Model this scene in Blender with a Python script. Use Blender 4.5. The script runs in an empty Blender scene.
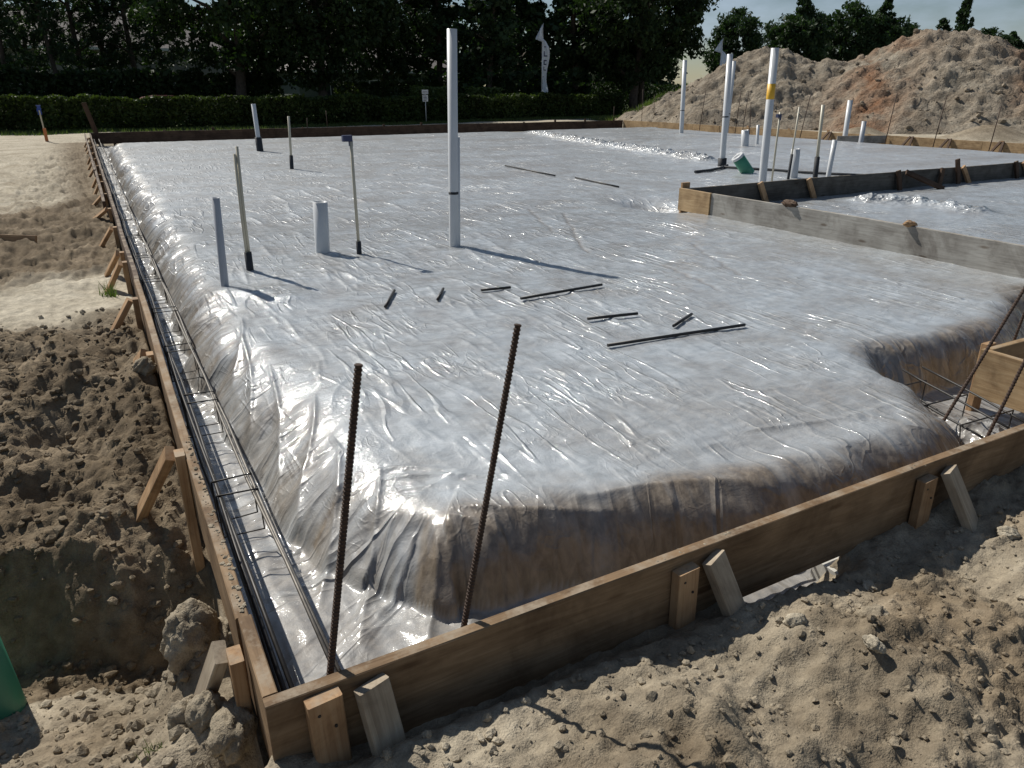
import bpy, bmesh, math, random
import numpy as np
from mathutils import Vector, Matrix

# ------------------------------------------------------------------ camera, sky, sun, exposure
scene = bpy.context.scene
COL = scene.collection
random.seed(7)
rng = np.random.default_rng(7)
PITCH = math.radians(21.88)
HEADING = math.radians(28.8)
cam_data = bpy.data.cameras.new("camera")
cam = bpy.data.objects.new("camera", cam_data)
COL.objects.link(cam)
cam_data.sensor_width = 36.0
cam_data.lens = 36.0 * 737.0 / 1024.0
cam_data.clip_start = 0.05
cam_data.clip_end = 3000.0
cam.location = (-0.134, -1.530, 1.400)
cam.rotation_euler = (math.pi / 2 - PITCH, 0.0, -HEADING)
scene.camera = cam

SUN_DIR = Vector((-0.30, 0.93, 1.0)).normalized()
SUN_EL = math.asin(SUN_DIR.z)
SUN_ROT = math.atan2(SUN_DIR.x, SUN_DIR.y)
world = bpy.data.worlds.new("World")
scene.world = world
world.use_nodes = True
wn, wl = world.node_tree.nodes, world.node_tree.links
wn.clear()
w_out = wn.new('ShaderNodeOutputWorld')
w_bg = wn.new('ShaderNodeBackground')
w_bg.inputs['Strength'].default_value = 0.05
sky = wn.new('ShaderNodeTexSky')
sky.sky_type = 'NISHITA'
sky.sun_disc = False
sky.sun_elevation = SUN_EL
sky.sun_rotation = SUN_ROT
sky.air_density = 1.0
sky.dust_density = 0.1
sky.ozone_density = 2.0
w_tc = wn.new('ShaderNodeTexCoord')
w_map = wn.new('ShaderNodeMapping')
w_map.inputs['Scale'].default_value = (3.0, 3.0, 9.0)
w_noise = wn.new('ShaderNodeTexNoise')
w_noise.inputs['Scale'].default_value = 1.6
w_noise.inputs['Detail'].default_value = 7.0
w_noise.inputs['Roughness'].default_value = 0.58
w_ramp = wn.new('ShaderNodeValToRGB')
w_ramp.color_ramp.elements[0].position = 0.46
w_ramp.color_ramp.elements[0].color = (0, 0, 0, 1)
w_ramp.color_ramp.elements[1].position = 0.74
w_ramp.color_ramp.elements[1].color = (0.75, 0.75, 0.75, 1)
w_mix = wn.new('ShaderNodeMixRGB')
w_mix.inputs['Color2'].default_value = (9.0, 11.0, 13.5, 1)
wl.new(w_tc.outputs['Generated'], w_map.inputs['Vector'])
wl.new(w_map.outputs['Vector'], w_noise.inputs['Vector'])
wl.new(w_noise.outputs['Fac'], w_ramp.inputs['Fac'])
wl.new(w_ramp.outputs['Color'], w_mix.inputs['Fac'])
wl.new(sky.outputs['Color'], w_mix.inputs['Color1'])
wl.new(w_mix.outputs['Color'], w_bg.inputs['Color'])
wl.new(w_bg.outputs['Background'], w_out.inputs['Surface'])

sun_data = bpy.data.lights.new("sun", 'SUN')
sun_data.energy = 5.0
sun_data.angle = math.radians(0.53)
sun_data.color = (1.0, 0.955, 0.87)
sun = bpy.data.objects.new("sun", sun_data)
COL.objects.link(sun)
sun.rotation_euler = (-SUN_DIR).to_track_quat('-Z', 'Y').to_euler()
sun.location = (-10, 30, 34)

scene.view_settings.view_transform = 'Standard'
scene.view_settings.look = 'None'
scene.view_settings.exposure = 0.0
scene.view_settings.gamma = 1.0
scene.view_settings.use_curve_mapping = False

# ------------------------------------------------------------------ numpy noise
_perm = rng.permutation(512)
_ang = rng.random(512) * 2 * np.pi
_gx, _gy = np.cos(_ang), np.sin(_ang)


def perlin(x, y):
    xi, yi = np.floor(x).astype(np.int64), np.floor(y).astype(np.int64)
    xf, yf = x - xi, y - yi
    u, v = xf * xf * xf * (xf * (xf * 6 - 15) + 10), yf * yf * yf * (yf * (yf * 6 - 15) + 10)

    def g(ix, iy, dx, dy):
        h = _perm[(_perm[ix & 511] + iy) & 511]
        return _gx[h] * dx + _gy[h] * dy
    a = g(xi, yi, xf, yf)
    b = g(xi + 1, yi, xf - 1, yf)
    c = g(xi, yi + 1, xf, yf - 1)
    d = g(xi + 1, yi + 1, xf - 1, yf - 1)
    return (a + (b - a) * u) + ((c + (d - c) * u) - (a + (b - a) * u)) * v


def fbm(x, y, oct=4, gain=0.5, lac=2.03, off=0.0):
    s, a, f = 0.0, 1.0, 1.0
    for i in range(oct):
        s = s + a * perlin(x * f + 17.3 * i + off, y * f - 9.1 * i + off * 1.7)
        a *= gain
        f *= lac
    return s


def ridged(x, y, oct=3, gain=0.5, off=0.0):
    s, a, f = 0.0, 1.0, 1.0
    for i in range(oct):
        s = s + a * (1 - np.minimum(1, np.abs(perlin(x * f + 31.7 * i + off, y * f + 5.3 * i - off)) * 2.6))
        a *= gain
        f *= 2.1
    return s


def sstep(a, b, x):
    t = np.clip((x - a) / (b - a), 0, 1)
    return t * t * (3 - 2 * t)


def axis_steps(*segs):
    """segs: (start, end, first step, last step) -> one rising list of coordinates"""
    out = [segs[0][0]]
    for a, b, s0, s1 in segs:
        n = max(1, int(round((b - a) / ((s0 + s1) / 2 if abs(s1 / s0 - 1) < 1.5 else (s1 - s0) / math.log(s1 / s0)))))
        t = np.arange(1, n + 1) / n
        if abs(s1 / s0 - 1) < 0.05:
            v = a + (b - a) * t
        else:
            k = math.log(s1 / s0)
            v = a + (b - a) * (np.exp(k * t) - 1) / (math.exp(k) - 1)
        out += list(v)
    return np.array(out)


# ------------------------------------------------------------------ mesh helpers
def mesh_np(name, V, F, mat=None, smooth=True):
    V = np.asarray(V, dtype=np.float32)
    F = np.asarray(F, dtype=np.int32)
    k = F.shape[1]
    me = bpy.data.meshes.new(name)
    me.vertices.add(len(V))
    me.vertices.foreach_set('co', V.ravel())
    me.loops.add(F.size)
    me.loops.foreach_set('vertex_index', F.ravel())
    me.polygons.add(len(F))
    me.polygons.foreach_set('loop_start', np.arange(0, F.size, k, dtype=np.int32))
    me.polygons.foreach_set('loop_total', np.full(len(F), k, dtype=np.int32))
    me.polygons.foreach_set('use_smooth', np.full(len(F), smooth, dtype=bool))
    me.update(calc_edges=True)
    me.validate()
    if mat:
        me.materials.append(mat)
    return me


def grid_faces(nx, ny, keep=None):
    i, j = np.meshgrid(np.arange(nx - 1), np.arange(ny - 1), indexing='ij')
    a = i * ny + j
    F = np.stack([a, a + ny, a + ny + 1, a + 1], -1).reshape(-1, 4)
    if keep is not None:
        F = F[keep.reshape(-1)]
    return F


def attr(me, name, vals):
    at = me.attributes.new(name, 'FLOAT', 'POINT')
    at.data.foreach_set('value', np.asarray(vals, dtype=np.float32).ravel())


def link(name, me, parent=None, loc=None):
    o = bpy.data.objects.new(name, me)
    COL.objects.link(o)
    if parent is not None:
        o.parent = parent
    if loc is not None:
        o.location = loc
    return o


def tag(o, label=None, cat=None, group=None, kind=None):
    if label:
        o['label'] = label
    if cat:
        o['category'] = cat
    if group:
        o['group'] = group
    if kind:
        o['kind'] = kind
    return o


def empty(name, loc, label, cat, group=None):
    o = bpy.data.objects.new(name, None)
    COL.objects.link(o)
    o.location = loc
    o.empty_display_size = 0.2
    return tag(o, label, cat, group)


def copy_tree(o, parent=None):
    c = o.copy()
    COL.objects.link(c)
    c.parent = parent
    for ch in list(o.children):
        copy_tree(ch, c)
    return c


class MB:
    """collects vertices and polygons of ONE part"""
    def __init__(s):
        s.v, s.f = [], []

    def box(s, a, b):
        n = len(s.v)
        (x0, y0, z0), (x1, y1, z1) = a, b
        s.v += [(x0, y0, z0), (x1, y0, z0), (x1, y1, z0), (x0, y1, z0), (x0, y0, z1), (x1, y0, z1), (x1, y1, z1), (x0, y1, z1)]
        s.f += [tuple(n + i for i in q) for q in ((3, 2, 1, 0), (4, 5, 6, 7), (0, 1, 5, 4), (1, 2, 6, 5), (2, 3, 7, 6), (3, 0, 4, 7))]
        return s

    def tube(s, pts, rad, seg=8, cap=True):
        pts = [Vector(p) for p in pts]
        rads = rad if isinstance(rad, (list, tuple)) else [rad] * len(pts)
        n0 = len(s.v)
        ref = None
        for i, p in enumerate(pts):
            d = (pts[min(i + 1, len(pts) - 1)] - pts[max(i - 1, 0)]).normalized()
            if ref is None:
                ref = Vector((1, 0, 0)) if abs(d.x) < 0.8 else Vector((0, 1, 0))
            u = (ref - d * ref.dot(d)).normalized()
            ref = u
            w = d.cross(u)
            for k in range(seg):
                a = 2 * math.pi * k / seg
                s.v.append(tuple(p + (u * math.cos(a) + w * math.sin(a)) * rads[i]))
        for i in range(len(pts) - 1):
            for k in range(seg):
                a, b = n0 + i * seg + k, n0 + i * seg + (k + 1) % seg
                s.f.append((a, b, b + seg, a + seg))
        if cap:
            s.f.append(tuple(n0 + k for k in reversed(range(seg))))
            e = n0 + (len(pts) - 1) * seg
            s.f.append(tuple(e + k for k in range(seg)))
        return s

    def pipe(s, p0, p1, ro, ri, seg=20):
        """open-ended hollow pipe"""
        p0, p1 = Vector(p0), Vector(p1)
        d = (p1 - p0).normalized()
        u = (Vector((1, 0, 0)) if abs(d.x) < 0.8 else Vector((0, 1, 0)))
        u = (u - d * u.dot(d)).normalized()
        w = d.cross(u)
        n = len(s.v)
        for (p, r) in ((p0, ro), (p1, ro), (p1, ri), (p1 - d * (p1 - p0).length * 0.6, ri)):
            for k in range(seg):
                a = 2 * math.pi * k / seg
                s.v.append(tuple(p + (u * math.cos(a) + w * math.sin(a)) * r))
        for i in range(3):
            for k in range(seg):
                a, b = n + i * seg + k, n + i * seg + (k + 1) % seg
                s.f.append((a, b, b + seg, a + seg))
        s.f.append(tuple(n + 3 * seg + k for k in range(seg)))
        return s

    def poly(s, pts):
        n = len(s.v)
        s.v += [tuple(p) for p in pts]
        s.f.append(tuple(range(n, n + len(pts))))
        return s

    def mesh(s, name, mat, smooth=False):
        me = bpy.data.meshes.new(name)
        me.from_pydata(s.v, [], s.f)
        me.materials.append(mat)
        if smooth:
            me.polygons.foreach_set('use_smooth', [len(p.vertices) == 4 for p in me.polygons])
        me.update()
        return me

    def build(s, name, mat, parent=None, smooth=False, loc=None):
        return link(name, s.mesh(name, mat, smooth), parent, loc)


# ------------------------------------------------------------------ materials
def new_mat(name):
    m = bpy.data.materials.new(name)
    m.use_nodes = True
    n, l = m.node_tree.nodes, m.node_tree.links
    b = n['Principled BSDF']
    return m, n, l, b


def noise_node(n, l, vec, scale, detail=4, rough=0.55, dist=0.0):
    t = n.new('ShaderNodeTexNoise')
    t.inputs['Scale'].default_value = scale
    t.inputs['Detail'].default_value = detail
    t.inputs['Roughness'].default_value = rough
    t.inputs['Distortion'].default_value = dist
    l.new(vec, t.inputs['Vector'])
    return t


def ramp_node(n, l, fac, stops):
    r = n.new('ShaderNodeValToRGB')
    e = r.color_ramp.elements
    while len(e) < len(stops):
        e.new(0.5)
    for i, (p, c) in enumerate(stops):
        e[i].position = p
        e[i].color = c if len(c) == 4 else (*c, 1)
    l.new(fac, r.inputs['Fac'])
    return r


def mixc(n, l, fac, a, b, mode='MIX'):
    m = n.new('ShaderNodeMixRGB')
    m.blend_type = mode
    for s, v in (('Fac', fac), ('Color1', a), ('Color2', b)):
        if isinstance(v, (int, float)):
            m.inputs[s].default_value = v
        elif isinstance(v, tuple):
            m.inputs[s].default_value = (*v, 1) if len(v) == 3 else v
        else:
            l.new(v, m.inputs[s])
    return m.outputs['Color']


def math_node(n, l, op, a, b=None):
    m = n.new('ShaderNodeMath')
    m.operation = op
    m.use_clamp = False
    for i, v in enumerate((a, b)):
        if v is None:
            continue
        if isinstance(v, (int, float)):
            m.inputs[i].default_value = v
        else:
            l.new(v, m.inputs[i])
    return m.outputs[0]


def bump_node(n, l, height, strength, dist, normal=None):
    b = n.new('ShaderNodeBump')
    b.inputs['Strength'].default_value = strength
    b.inputs['Distance'].default_value = dist
    l.new(height, b.inputs['Height'])
    if normal is not None:
        l.new(normal, b.inputs['Normal'])
    return b.outputs['Normal']


def coords(n, l, kind='Object', scale=(1, 1, 1), rot=(0, 0, 0)):
    t = n.new('ShaderNodeTexCoord')
    m = n.new('ShaderNodeMapping')
    m.inputs['Scale'].default_value = scale
    m.inputs['Rotation'].default_value = rot
    l.new(t.outputs[kind], m.inputs['Vector'])
    return m.outputs['Vector']


def attr_node(n, name):
    a = n.new('ShaderNodeAttribute')
    a.attribute_name = name
    return a.outputs['Fac']


def mat_soil():
    m, n, l, b = new_mat('soil')
    v = coords(n, l)
    n1 = noise_node(n, l, v, 2.1, 6, 0.62)
    n2 = noise_node(n, l, v, 17.0, 5, 0.65)
    n3 = noise_node(n, l, v, 160.0, 3, 0.6)
    brown = ramp_node(n, l, n1.outputs['Fac'], [(0.28, (0.105, 0.077, 0.049)), (0.5, (0.175, 0.136, 0.092)), (0.72, (0.27, 0.216, 0.153))]).outputs['Color']
    sand = ramp_node(n, l, n1.outputs['Fac'], [(0.3, (0.37, 0.325, 0.25)), (0.7, (0.57, 0.52, 0.425))]).outputs['Color']
    c = mixc(n, l, attr_node(n, 'sand'), brown, sand)
    sp = ramp_node(n, l, n2.outputs['Fac'], [(0.3, (0.62, 0.60, 0.58)), (0.7, (1.25, 1.24, 1.2))]).outputs['Color']
    c = mixc(n, l, 0.85, c, sp, 'MULTIPLY')
    gr = ramp_node(n, l, n3.outputs['Fac'], [(0.3, (0.8, 0.8, 0.8)), (0.7, (1.2, 1.2, 1.2))]).outputs['Color']
    c = mixc(n, l, 0.8, c, gr, 'MULTIPLY')
    l.new(c, b.inputs['Base Color'])
    b.inputs['Roughness'].default_value = 0.95
    b.inputs['Specular IOR Level'].default_value = 0.15
    h = math_node(n, l, 'ADD', n3.outputs['Fac'], math_node(n, l, 'MULTIPLY', noise_node(n, l, v, 55.0, 4, 0.65).outputs['Fac'], 2.5))
    l.new(bump_node(n, l, h, 0.7, 0.006), b.inputs['Normal'])
    return m


def mat_pile():
    m, n, l, b = new_mat('piled_soil')
    v = coords(n, l)
    n1 = noise_node(n, l, v, 0.22, 6, 0.65, 0.6)
    n2 = noise_node(n, l, v, 1.6, 6, 0.7)
    n3 = noise_node(n, l, v, 9.0, 5, 0.7)
    c = ramp_node(n, l, n2.outputs['Fac'], [(0.28, (0.16, 0.132, 0.10)), (0.5, (0.32, 0.275, 0.217)), (0.72, (0.45, 0.40, 0.325))]).outputs['Color']
    red = ramp_node(n, l, n3.outputs['Fac'], [(0.3, (0.17, 0.082, 0.042)), (0.7, (0.37, 0.20, 0.115))]).outputs['Color']
    f = math_node(n, l, 'MULTIPLY', attr_node(n, 'red'), ramp_node(n, l, n1.outputs['Fac'], [(0.40, (0, 0, 0)), (0.60, (1, 1, 1))]).outputs['Color'])
    c = mixc(n, l, f, c, red)
    grey = ramp_node(n, l, n1.outputs['Fac'], [(0.52, (1, 1, 1)), (0.66, (0.78, 0.80, 0.83))]).outputs['Color']
    c = mixc(n, l, 0.8, c, grey, 'MULTIPLY')
    sp = ramp_node(n, l, n3.outputs['Fac'], [(0.3, (0.6, 0.58, 0.56)), (0.7, (1.2, 1.2, 1.18))]).outputs['Color']
    c = mixc(n, l, 0.8, c, sp, 'MULTIPLY')
    l.new(c, b.inputs['Base Color'])
    b.inputs['Roughness'].default_value = 0.96
    b.inputs['Specular IOR Level'].default_value = 0.1
    h = math_node(n, l, 'ADD', n3.outputs['Fac'], n2.outputs['Fac'])
    l.new(bump_node(n, l, h, 0.8, 0.16), b.inputs['Normal'])
    return m


def mat_film():
    m, n, l, b = new_mat('plastic_film')
    v = coords(n, l)
    milk = attr_node(n, 'milk')
    n1 = noise_node(n, l, v, 3.2, 6, 0.62)
    vs = coords(n, l, scale=(9.0, 9.0, 0.7))
    nstain = noise_node(n, l, vs, 3.0, 4, 0.6, 0.4)
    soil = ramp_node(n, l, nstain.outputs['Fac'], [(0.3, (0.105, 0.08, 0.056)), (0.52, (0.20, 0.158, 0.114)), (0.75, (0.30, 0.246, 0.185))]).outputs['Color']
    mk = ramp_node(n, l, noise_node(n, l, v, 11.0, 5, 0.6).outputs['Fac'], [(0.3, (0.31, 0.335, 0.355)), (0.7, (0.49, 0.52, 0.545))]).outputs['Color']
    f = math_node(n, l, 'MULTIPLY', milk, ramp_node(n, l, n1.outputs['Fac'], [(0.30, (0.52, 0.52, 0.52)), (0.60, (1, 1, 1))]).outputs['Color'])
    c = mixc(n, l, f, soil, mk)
    l.new(c, b.inputs['Base Color'])
    b.inputs['Roughness'].default_value = 0.5
    b.inputs['Specular IOR Level'].default_value = 0.45
    b.inputs['Coat Weight'].default_value = 1.0
    dust = math_node(n, l, 'MULTIPLY', attr_node(n, 'dust'), 0.22)
    l.new(math_node(n, l, 'ADD', dust, 0.07), b.inputs['Coat Roughness'])
    b.inputs['Coat IOR'].default_value = 1.5
    # fine wrinkles: long ones along Y, small crinkles, droplets of condensation
    def creases(scale, stretch, rot, sharp, dist, mask_scale, m0, m1):
        """thin meandering fold lines: level sets of a stretched noise, present in patches"""
        vv = coords(n, l, scale=stretch, rot=(0, 0, rot))
        nn = noise_node(n, l, vv, scale, 1.5, 0.5, dist)
        d = math_node(n, l, 'ABSOLUTE', math_node(n, l, 'SUBTRACT', nn.outputs['Fac'], 0.5))
        d = math_node(n, l, 'MAXIMUM', math_node(n, l, 'SUBTRACT', 1.0, math_node(n, l, 'MULTIPLY', d, sharp)), 0.0)
        mk_ = ramp_node(n, l, noise_node(n, l, v, mask_scale, 3, 0.6).outputs['Fac'], [(m0, (0, 0, 0)), (m1, (1, 1, 1))]).outputs['Color']
        return math_node(n, l, 'MULTIPLY', d, mk_)
    c1 = creases(7.0, (1.0, 0.14, 1.0), 0.10, 22.0, 0.3, 1.3, 0.46, 0.60)
    c2 = creases(9.0, (1.0, 0.22, 1.0), 0.55, 26.0, 0.5, 1.0, 0.50, 0.62)
    c3 = creases(12.0, (1.0, 0.5, 1.0), -0.4, 20.0, 0.8, 2.1, 0.52, 0.66)
    # pleats that run down the pad sides, and crushed facets where the film is bunched up
    cmb = n.new('ShaderNodeCombineXYZ')
    l.new(math_node(n, l, 'MULTIPLY', attr_node(n, 'arc'), 1.0), cmb.inputs[0])
    l.new(math_node(n, l, 'MULTIPLY', attr_node(n, 'drop'), 0.22), cmb.inputs[1])

    def pleat(scale, sharp, dist):
        nn = noise_node(n, l, cmb.outputs[0], scale, 1.5, 0.5, dist)
        d = math_node(n, l, 'ABSOLUTE', math_node(n, l, 'SUBTRACT', nn.outputs['Fac'], 0.5))
        return math_node(n, l, 'MAXIMUM', math_node(n, l, 'SUBTRACT', 1.0, math_node(n, l, 'MULTIPLY', d, sharp)), 0.0)
    pl = math_node(n, l, 'ADD', pleat(3.6, 15.0, 0.5), math_node(n, l, 'MULTIPLY', pleat(9.0, 10.0, 0.8), 0.30))
    pl = math_node(n, l, 'MULTIPLY', math_node(n, l, 'MULTIPLY', pl, attr_node(n, 'taut')), 0.75)
    vo = n.new('ShaderNodeTexVoronoi')
    vo.inputs['Scale'].default_value = 7.0
    l.new(v, vo.inputs['Vector'])
    vo2 = n.new('ShaderNodeTexVoronoi')
    vo2.inputs['Scale'].default_value = 19.0
    l.new(v, vo2.inputs['Vector'])
    cr = math_node(n, l, 'ADD', math_node(n, l, 'MULTIPLY', vo.outputs['Distance'], 6.0), math_node(n, l, 'MULTIPLY', vo2.outputs['Distance'], 2.2))
    cr = math_node(n, l, 'MULTIPLY', cr, attr_node(n, 'crumple'))
    w2 = noise_node(n, l, coords(n, l, scale=(0.6, 1.0, 1.0), rot=(0, 0, -0.35)), 7.0, 6, 0.62, 0.8)
    w3 = noise_node(n, l, v, 110.0, 3, 0.65)
    h = math_node(n, l, 'ADD', math_node(n, l, 'MULTIPLY', c1, 0.62), math_node(n, l, 'MULTIPLY', c2, 0.36))
    h = math_node(n, l, 'ADD', h, math_node(n, l, 'MULTIPLY', c3, 0.20))
    h = math_node(n, l, 'ADD', h, math_node(n, l, 'MULTIPLY', w2.outputs['Fac'], 0.75))
    h = math_node(n, l, 'ADD', h, math_node(n, l, 'MULTIPLY', w3.outputs['Fac'], 0.13))
    h = math_node(n, l, 'MULTIPLY', h, math_node(n, l, 'SUBTRACT', 1.0, math_node(n, l, 'MULTIPLY', attr_node(n, 'taut'), 0.5)))
    h = math_node(n, l, 'ADD', h, math_node(n, l, 'ADD', pl, cr))
    nb = bump_node(n, l, h, 0.8, 0.018)
    l.new(nb, b.inputs['Normal'])
    l.new(nb, b.inputs['Coat Normal'])
    return m


def mat_wood(name, dark, mid, light, grain=1.0):
    m, n, l, b = new_mat(name)
    t = n.new('ShaderNodeTexCoord')
    oi = n.new('ShaderNodeObjectInfo')
    ad = n.new('ShaderNodeVectorMath')
    ad.operation = 'ADD'
    sc = n.new('ShaderNodeVectorMath')
    sc.operation = 'SCALE'
    cmb = n.new('ShaderNodeCombineXYZ')
    for i in range(3):
        l.new(oi.outputs['Random'], cmb.inputs[i])
    l.new(cmb.outputs[0], sc.inputs[0])
    sc.inputs['Scale'].default_value = 37.0
    l.new(t.outputs['Object'], ad.inputs[0])
    l.new(sc.outputs[0], ad.inputs[1])
    mp = n.new('ShaderNodeMapping')
    mp.inputs['Scale'].default_value = (0.9, 14.0, 14.0)
    l.new(ad.outputs[0], mp.inputs['Vector'])
    g1 = noise_node(n, l, mp.outputs['Vector'], 2.6 * grain, 6, 0.65, 1.2)
    g2 = noise_node(n, l, ad.outputs[0], 4.0, 4, 0.6)
    c = ramp_node(n, l, g1.outputs['Fac'], [(0.25, dark), (0.5, mid), (0.75, light)]).outputs['Color']
    st = ramp_node(n, l, g2.outputs['Fac'], [(0.3, (0.55, 0.52, 0.5)), (0.6, (1.08, 1.08, 1.08))]).outputs['Color']
    c = mixc(n, l, 0.75, c, st, 'MULTIPLY')
    vo = n.new('ShaderNodeTexVoronoi')
    mk = n.new('ShaderNodeMapping')
    mk.inputs['Scale'].default_value = (2.2, 7.0, 7.0)
    l.new(ad.outputs[0], mk.inputs['Vector'])
    l.new(mk.outputs['Vector'], vo.inputs['Vector'])
    vo.inputs['Scale'].default_value = 1.0
    kn = ramp_node(n, l, vo.outputs['Distance'], [(0.06, (0.42, 0.34, 0.28)), (0.13, (1, 1, 1))]).outputs['Color']
    c = mixc(n, l, 0.8, c, kn, 'MULTIPLY')
    sn = noise_node(n, l, ad.outputs[0], 1.7, 6, 0.7, 0.8)
    c = mixc(n, l, 0.7, c, ramp_node(n, l, sn.outputs['Fac'], [(0.36, (0.45, 0.42, 0.40)), (0.50, (1.0, 1.0, 1.0)), (0.68, (1.0, 1.0, 1.0)), (0.74, (1.28, 1.27, 1.25))]).outputs['Color'], 'MULTIPLY')
    # dry soil lying on upward faces of the timber
    geo = n.new('ShaderNodeNewGeometry')
    sep = n.new('ShaderNodeSeparateXYZ')
    l.new(geo.outputs['Normal'], sep.inputs[0])
    up = ramp_node(n, l, sep.outputs['Z'], [(0.75, (0, 0, 0)), (0.95, (1, 1, 1))]).outputs['Color']
    dn = noise_node(n, l, t.outputs['Object'], 9.0, 5, 0.7)
    df = math_node(n, l, 'MULTIPLY', up, ramp_node(n, l, dn.outputs['Fac'], [(0.45, (0, 0, 0)), (0.62, (0.8, 0.8, 0.8))]).outputs['Color'])
    c = mixc(n, l, df, c, (0.33, 0.27, 0.20))
    l.new(c, b.inputs['Base Color'])
    b.inputs['Roughness'].default_value = 0.78
    b.inputs['Specular IOR Level'].default_value = 0.25
    l.new(bump_node(n, l, g1.outputs['Fac'], 0.5, 0.003), b.inputs['Normal'])
    return m


def mat_simple(name, col, rough=0.5, var=0.2, scale=6.0, metal=0.0, spec=0.5, bump=0.0, transl=0.0, tint=(1.5, 1.9, 0.7)):
    m, n, l, b = new_mat(name)
    v = coords(n, l)
    n1 = noise_node(n, l, v, scale, 5, 0.6)
    lo = tuple(c * (1 - var) for c in col)
    hi = tuple(min(1.0, c * (1 + var)) for c in col)
    c = ramp_node(n, l, n1.outputs['Fac'], [(0.3, lo), (0.7, hi)]).outputs['Color']
    l.new(c, b.inputs['Base Color'])
    b.inputs['Roughness'].default_value = rough
    b.inputs['Metallic'].default_value = metal
    b.inputs['Specular IOR Level'].default_value = spec
    if bump:
        l.new(bump_node(n, l, n1.outputs['Fac'], 0.6, bump), b.inputs['Normal'])
    if transl:
        out = n['Material Output']
        tr = n.new('ShaderNodeBsdfTranslucent')
        l.new(mixc(n, l, 1.0, c, tint, 'MULTIPLY'), tr.inputs['Color'])
        mx = n.new('ShaderNodeMixShader')
        mx.inputs[0].default_value = transl
        l.new(b.outputs[0], mx.inputs[1])
        l.new(tr.outputs[0], mx.inputs[2])
        l.new(mx.outputs[0], out.inputs['Surface'])
    return m


SOIL = mat_soil()
PILE = mat_pile()
FILM = mat_film()
W_NEW = mat_wood('wood_fresh', (0.26, 0.165, 0.085), (0.40, 0.275, 0.15), (0.50, 0.365, 0.215))
W_FORM = mat_wood('wood_form', (0.145, 0.090, 0.049), (0.24, 0.158, 0.09), (0.32, 0.225, 0.138))
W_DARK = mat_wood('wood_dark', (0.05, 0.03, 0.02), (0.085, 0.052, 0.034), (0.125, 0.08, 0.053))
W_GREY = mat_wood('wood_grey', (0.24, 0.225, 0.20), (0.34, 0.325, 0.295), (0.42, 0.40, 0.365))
W_GREY_SHADE = mat_wood('wood_grey_shade', (0.06, 0.056, 0.05), (0.098, 0.092, 0.083), (0.14, 0.132, 0.12))  # grey form wood with the shade of its near face put into the colour
W_STAKE = mat_wood('wood_stake', (0.27, 0.15, 0.075), (0.42, 0.265, 0.145), (0.50, 0.345, 0.205))
W_BRACE = mat_wood('wood_brace', (0.25, 0.20, 0.145), (0.38, 0.315, 0.235), (0.46, 0.39, 0.30), 1.6)
RUST = mat_simple('rebar_steel', (0.060, 0.036, 0.025), 0.72, 0.4, 40.0, 0.0, 0.35, 0.0008)
STEEL = mat_simple('dark_steel', (0.035, 0.032, 0.030), 0.5, 0.35, 30.0, 0.3, 0.5)
BARGREY = mat_simple('grey_bar', (0.17, 0.155, 0.135), 0.55, 0.3, 25.0, 0.4, 0.5)
PVC = mat_simple('white_pvc', (0.60, 0.61, 0.62), 0.35, 0.06, 3.0)
PVCG = mat_simple('grey_pvc', (0.42, 0.43, 0.46), 0.4, 0.08, 3.0)
CPVC = mat_simple('cream_pipe', (0.50, 0.46, 0.36), 0.4, 0.08, 3.0)
BLACK = mat_simple('black_foam', (0.025, 0.027, 0.032), 0.7, 0.3, 20.0)
GREEN = mat_simple('green_pipe_plastic', (0.05, 0.23, 0.145), 0.42, 0.12, 5.0)
YELLOW = mat_simple('yellow_sticker', (0.75, 0.42, 0.03), 0.5, 0.05, 5.0)
BLUE = mat_simple('blue_ribbon', (0.03, 0.07, 0.30), 0.6, 0.2, 9.0)
NAVY = mat_simple('navy_print', (0.03, 0.04, 0.10), 0.6, 0.1, 9.0)
ORANGE = mat_simple('orange_paint', (0.48, 0.17, 0.06), 0.7, 0.2, 9.0)
CLOTH = mat_simple('flag_cloth', (0.84, 0.86, 0.88), 0.7, 0.04, 3.0, transl=0.5, tint=(1.25, 1.3, 1.38))
CONC = mat_simple('concrete', (0.55, 0.53, 0.48), 0.85, 0.12, 22.0, bump=0.002)
LEAF_H = mat_simple('hedge_leaf', (0.036, 0.056, 0.016), 0.6, 0.5, 1.2, spec=0.2, transl=0.3, tint=(1.6, 1.7, 0.7))
LEAF_O = mat_simple('oak_leaf', (0.024, 0.042, 0.015), 0.6, 0.4, 0.5, spec=0.2, transl=0.18)
LEAF_R = mat_simple('round_tree_leaf', (0.028, 0.050, 0.021), 0.6, 0.4, 0.5, spec=0.2, transl=0.2)
LEAF_P = mat_simple('pine_needle', (0.026, 0.046, 0.020), 0.6, 0.35, 0.5, spec=0.25, transl=0.2)
GRASSM = mat_simple('grass_blade', (0.085, 0.115, 0.032), 0.6, 0.35, 3.0, transl=0.3)
BARK = mat_simple('bark', (0.075, 0.058, 0.045), 0.9, 0.4, 8.0, bump=0.02)
STUCCO = mat_simple('stucco', (0.26, 0.25, 0.23), 0.9, 0.08, 4.0)
STUCCO2 = mat_simple('green_stucco', (0.13, 0.15, 0.135), 0.9, 0.08, 4.0)
ROOF = mat_simple('roof_shingle', (0.16, 0.14, 0.13), 0.85, 0.25, 6.0)
TRIM = mat_simple('white_trim', (0.70, 0.70, 0.68), 0.6, 0.05, 3.0)
GLASS = mat_simple('window_glass', (0.03, 0.035, 0.04), 0.08, 0.1, 2.0)
CARRED = mat_simple('car_paint', (0.13, 0.013, 0.016), 0.3, 0.05, 2.0)
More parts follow.
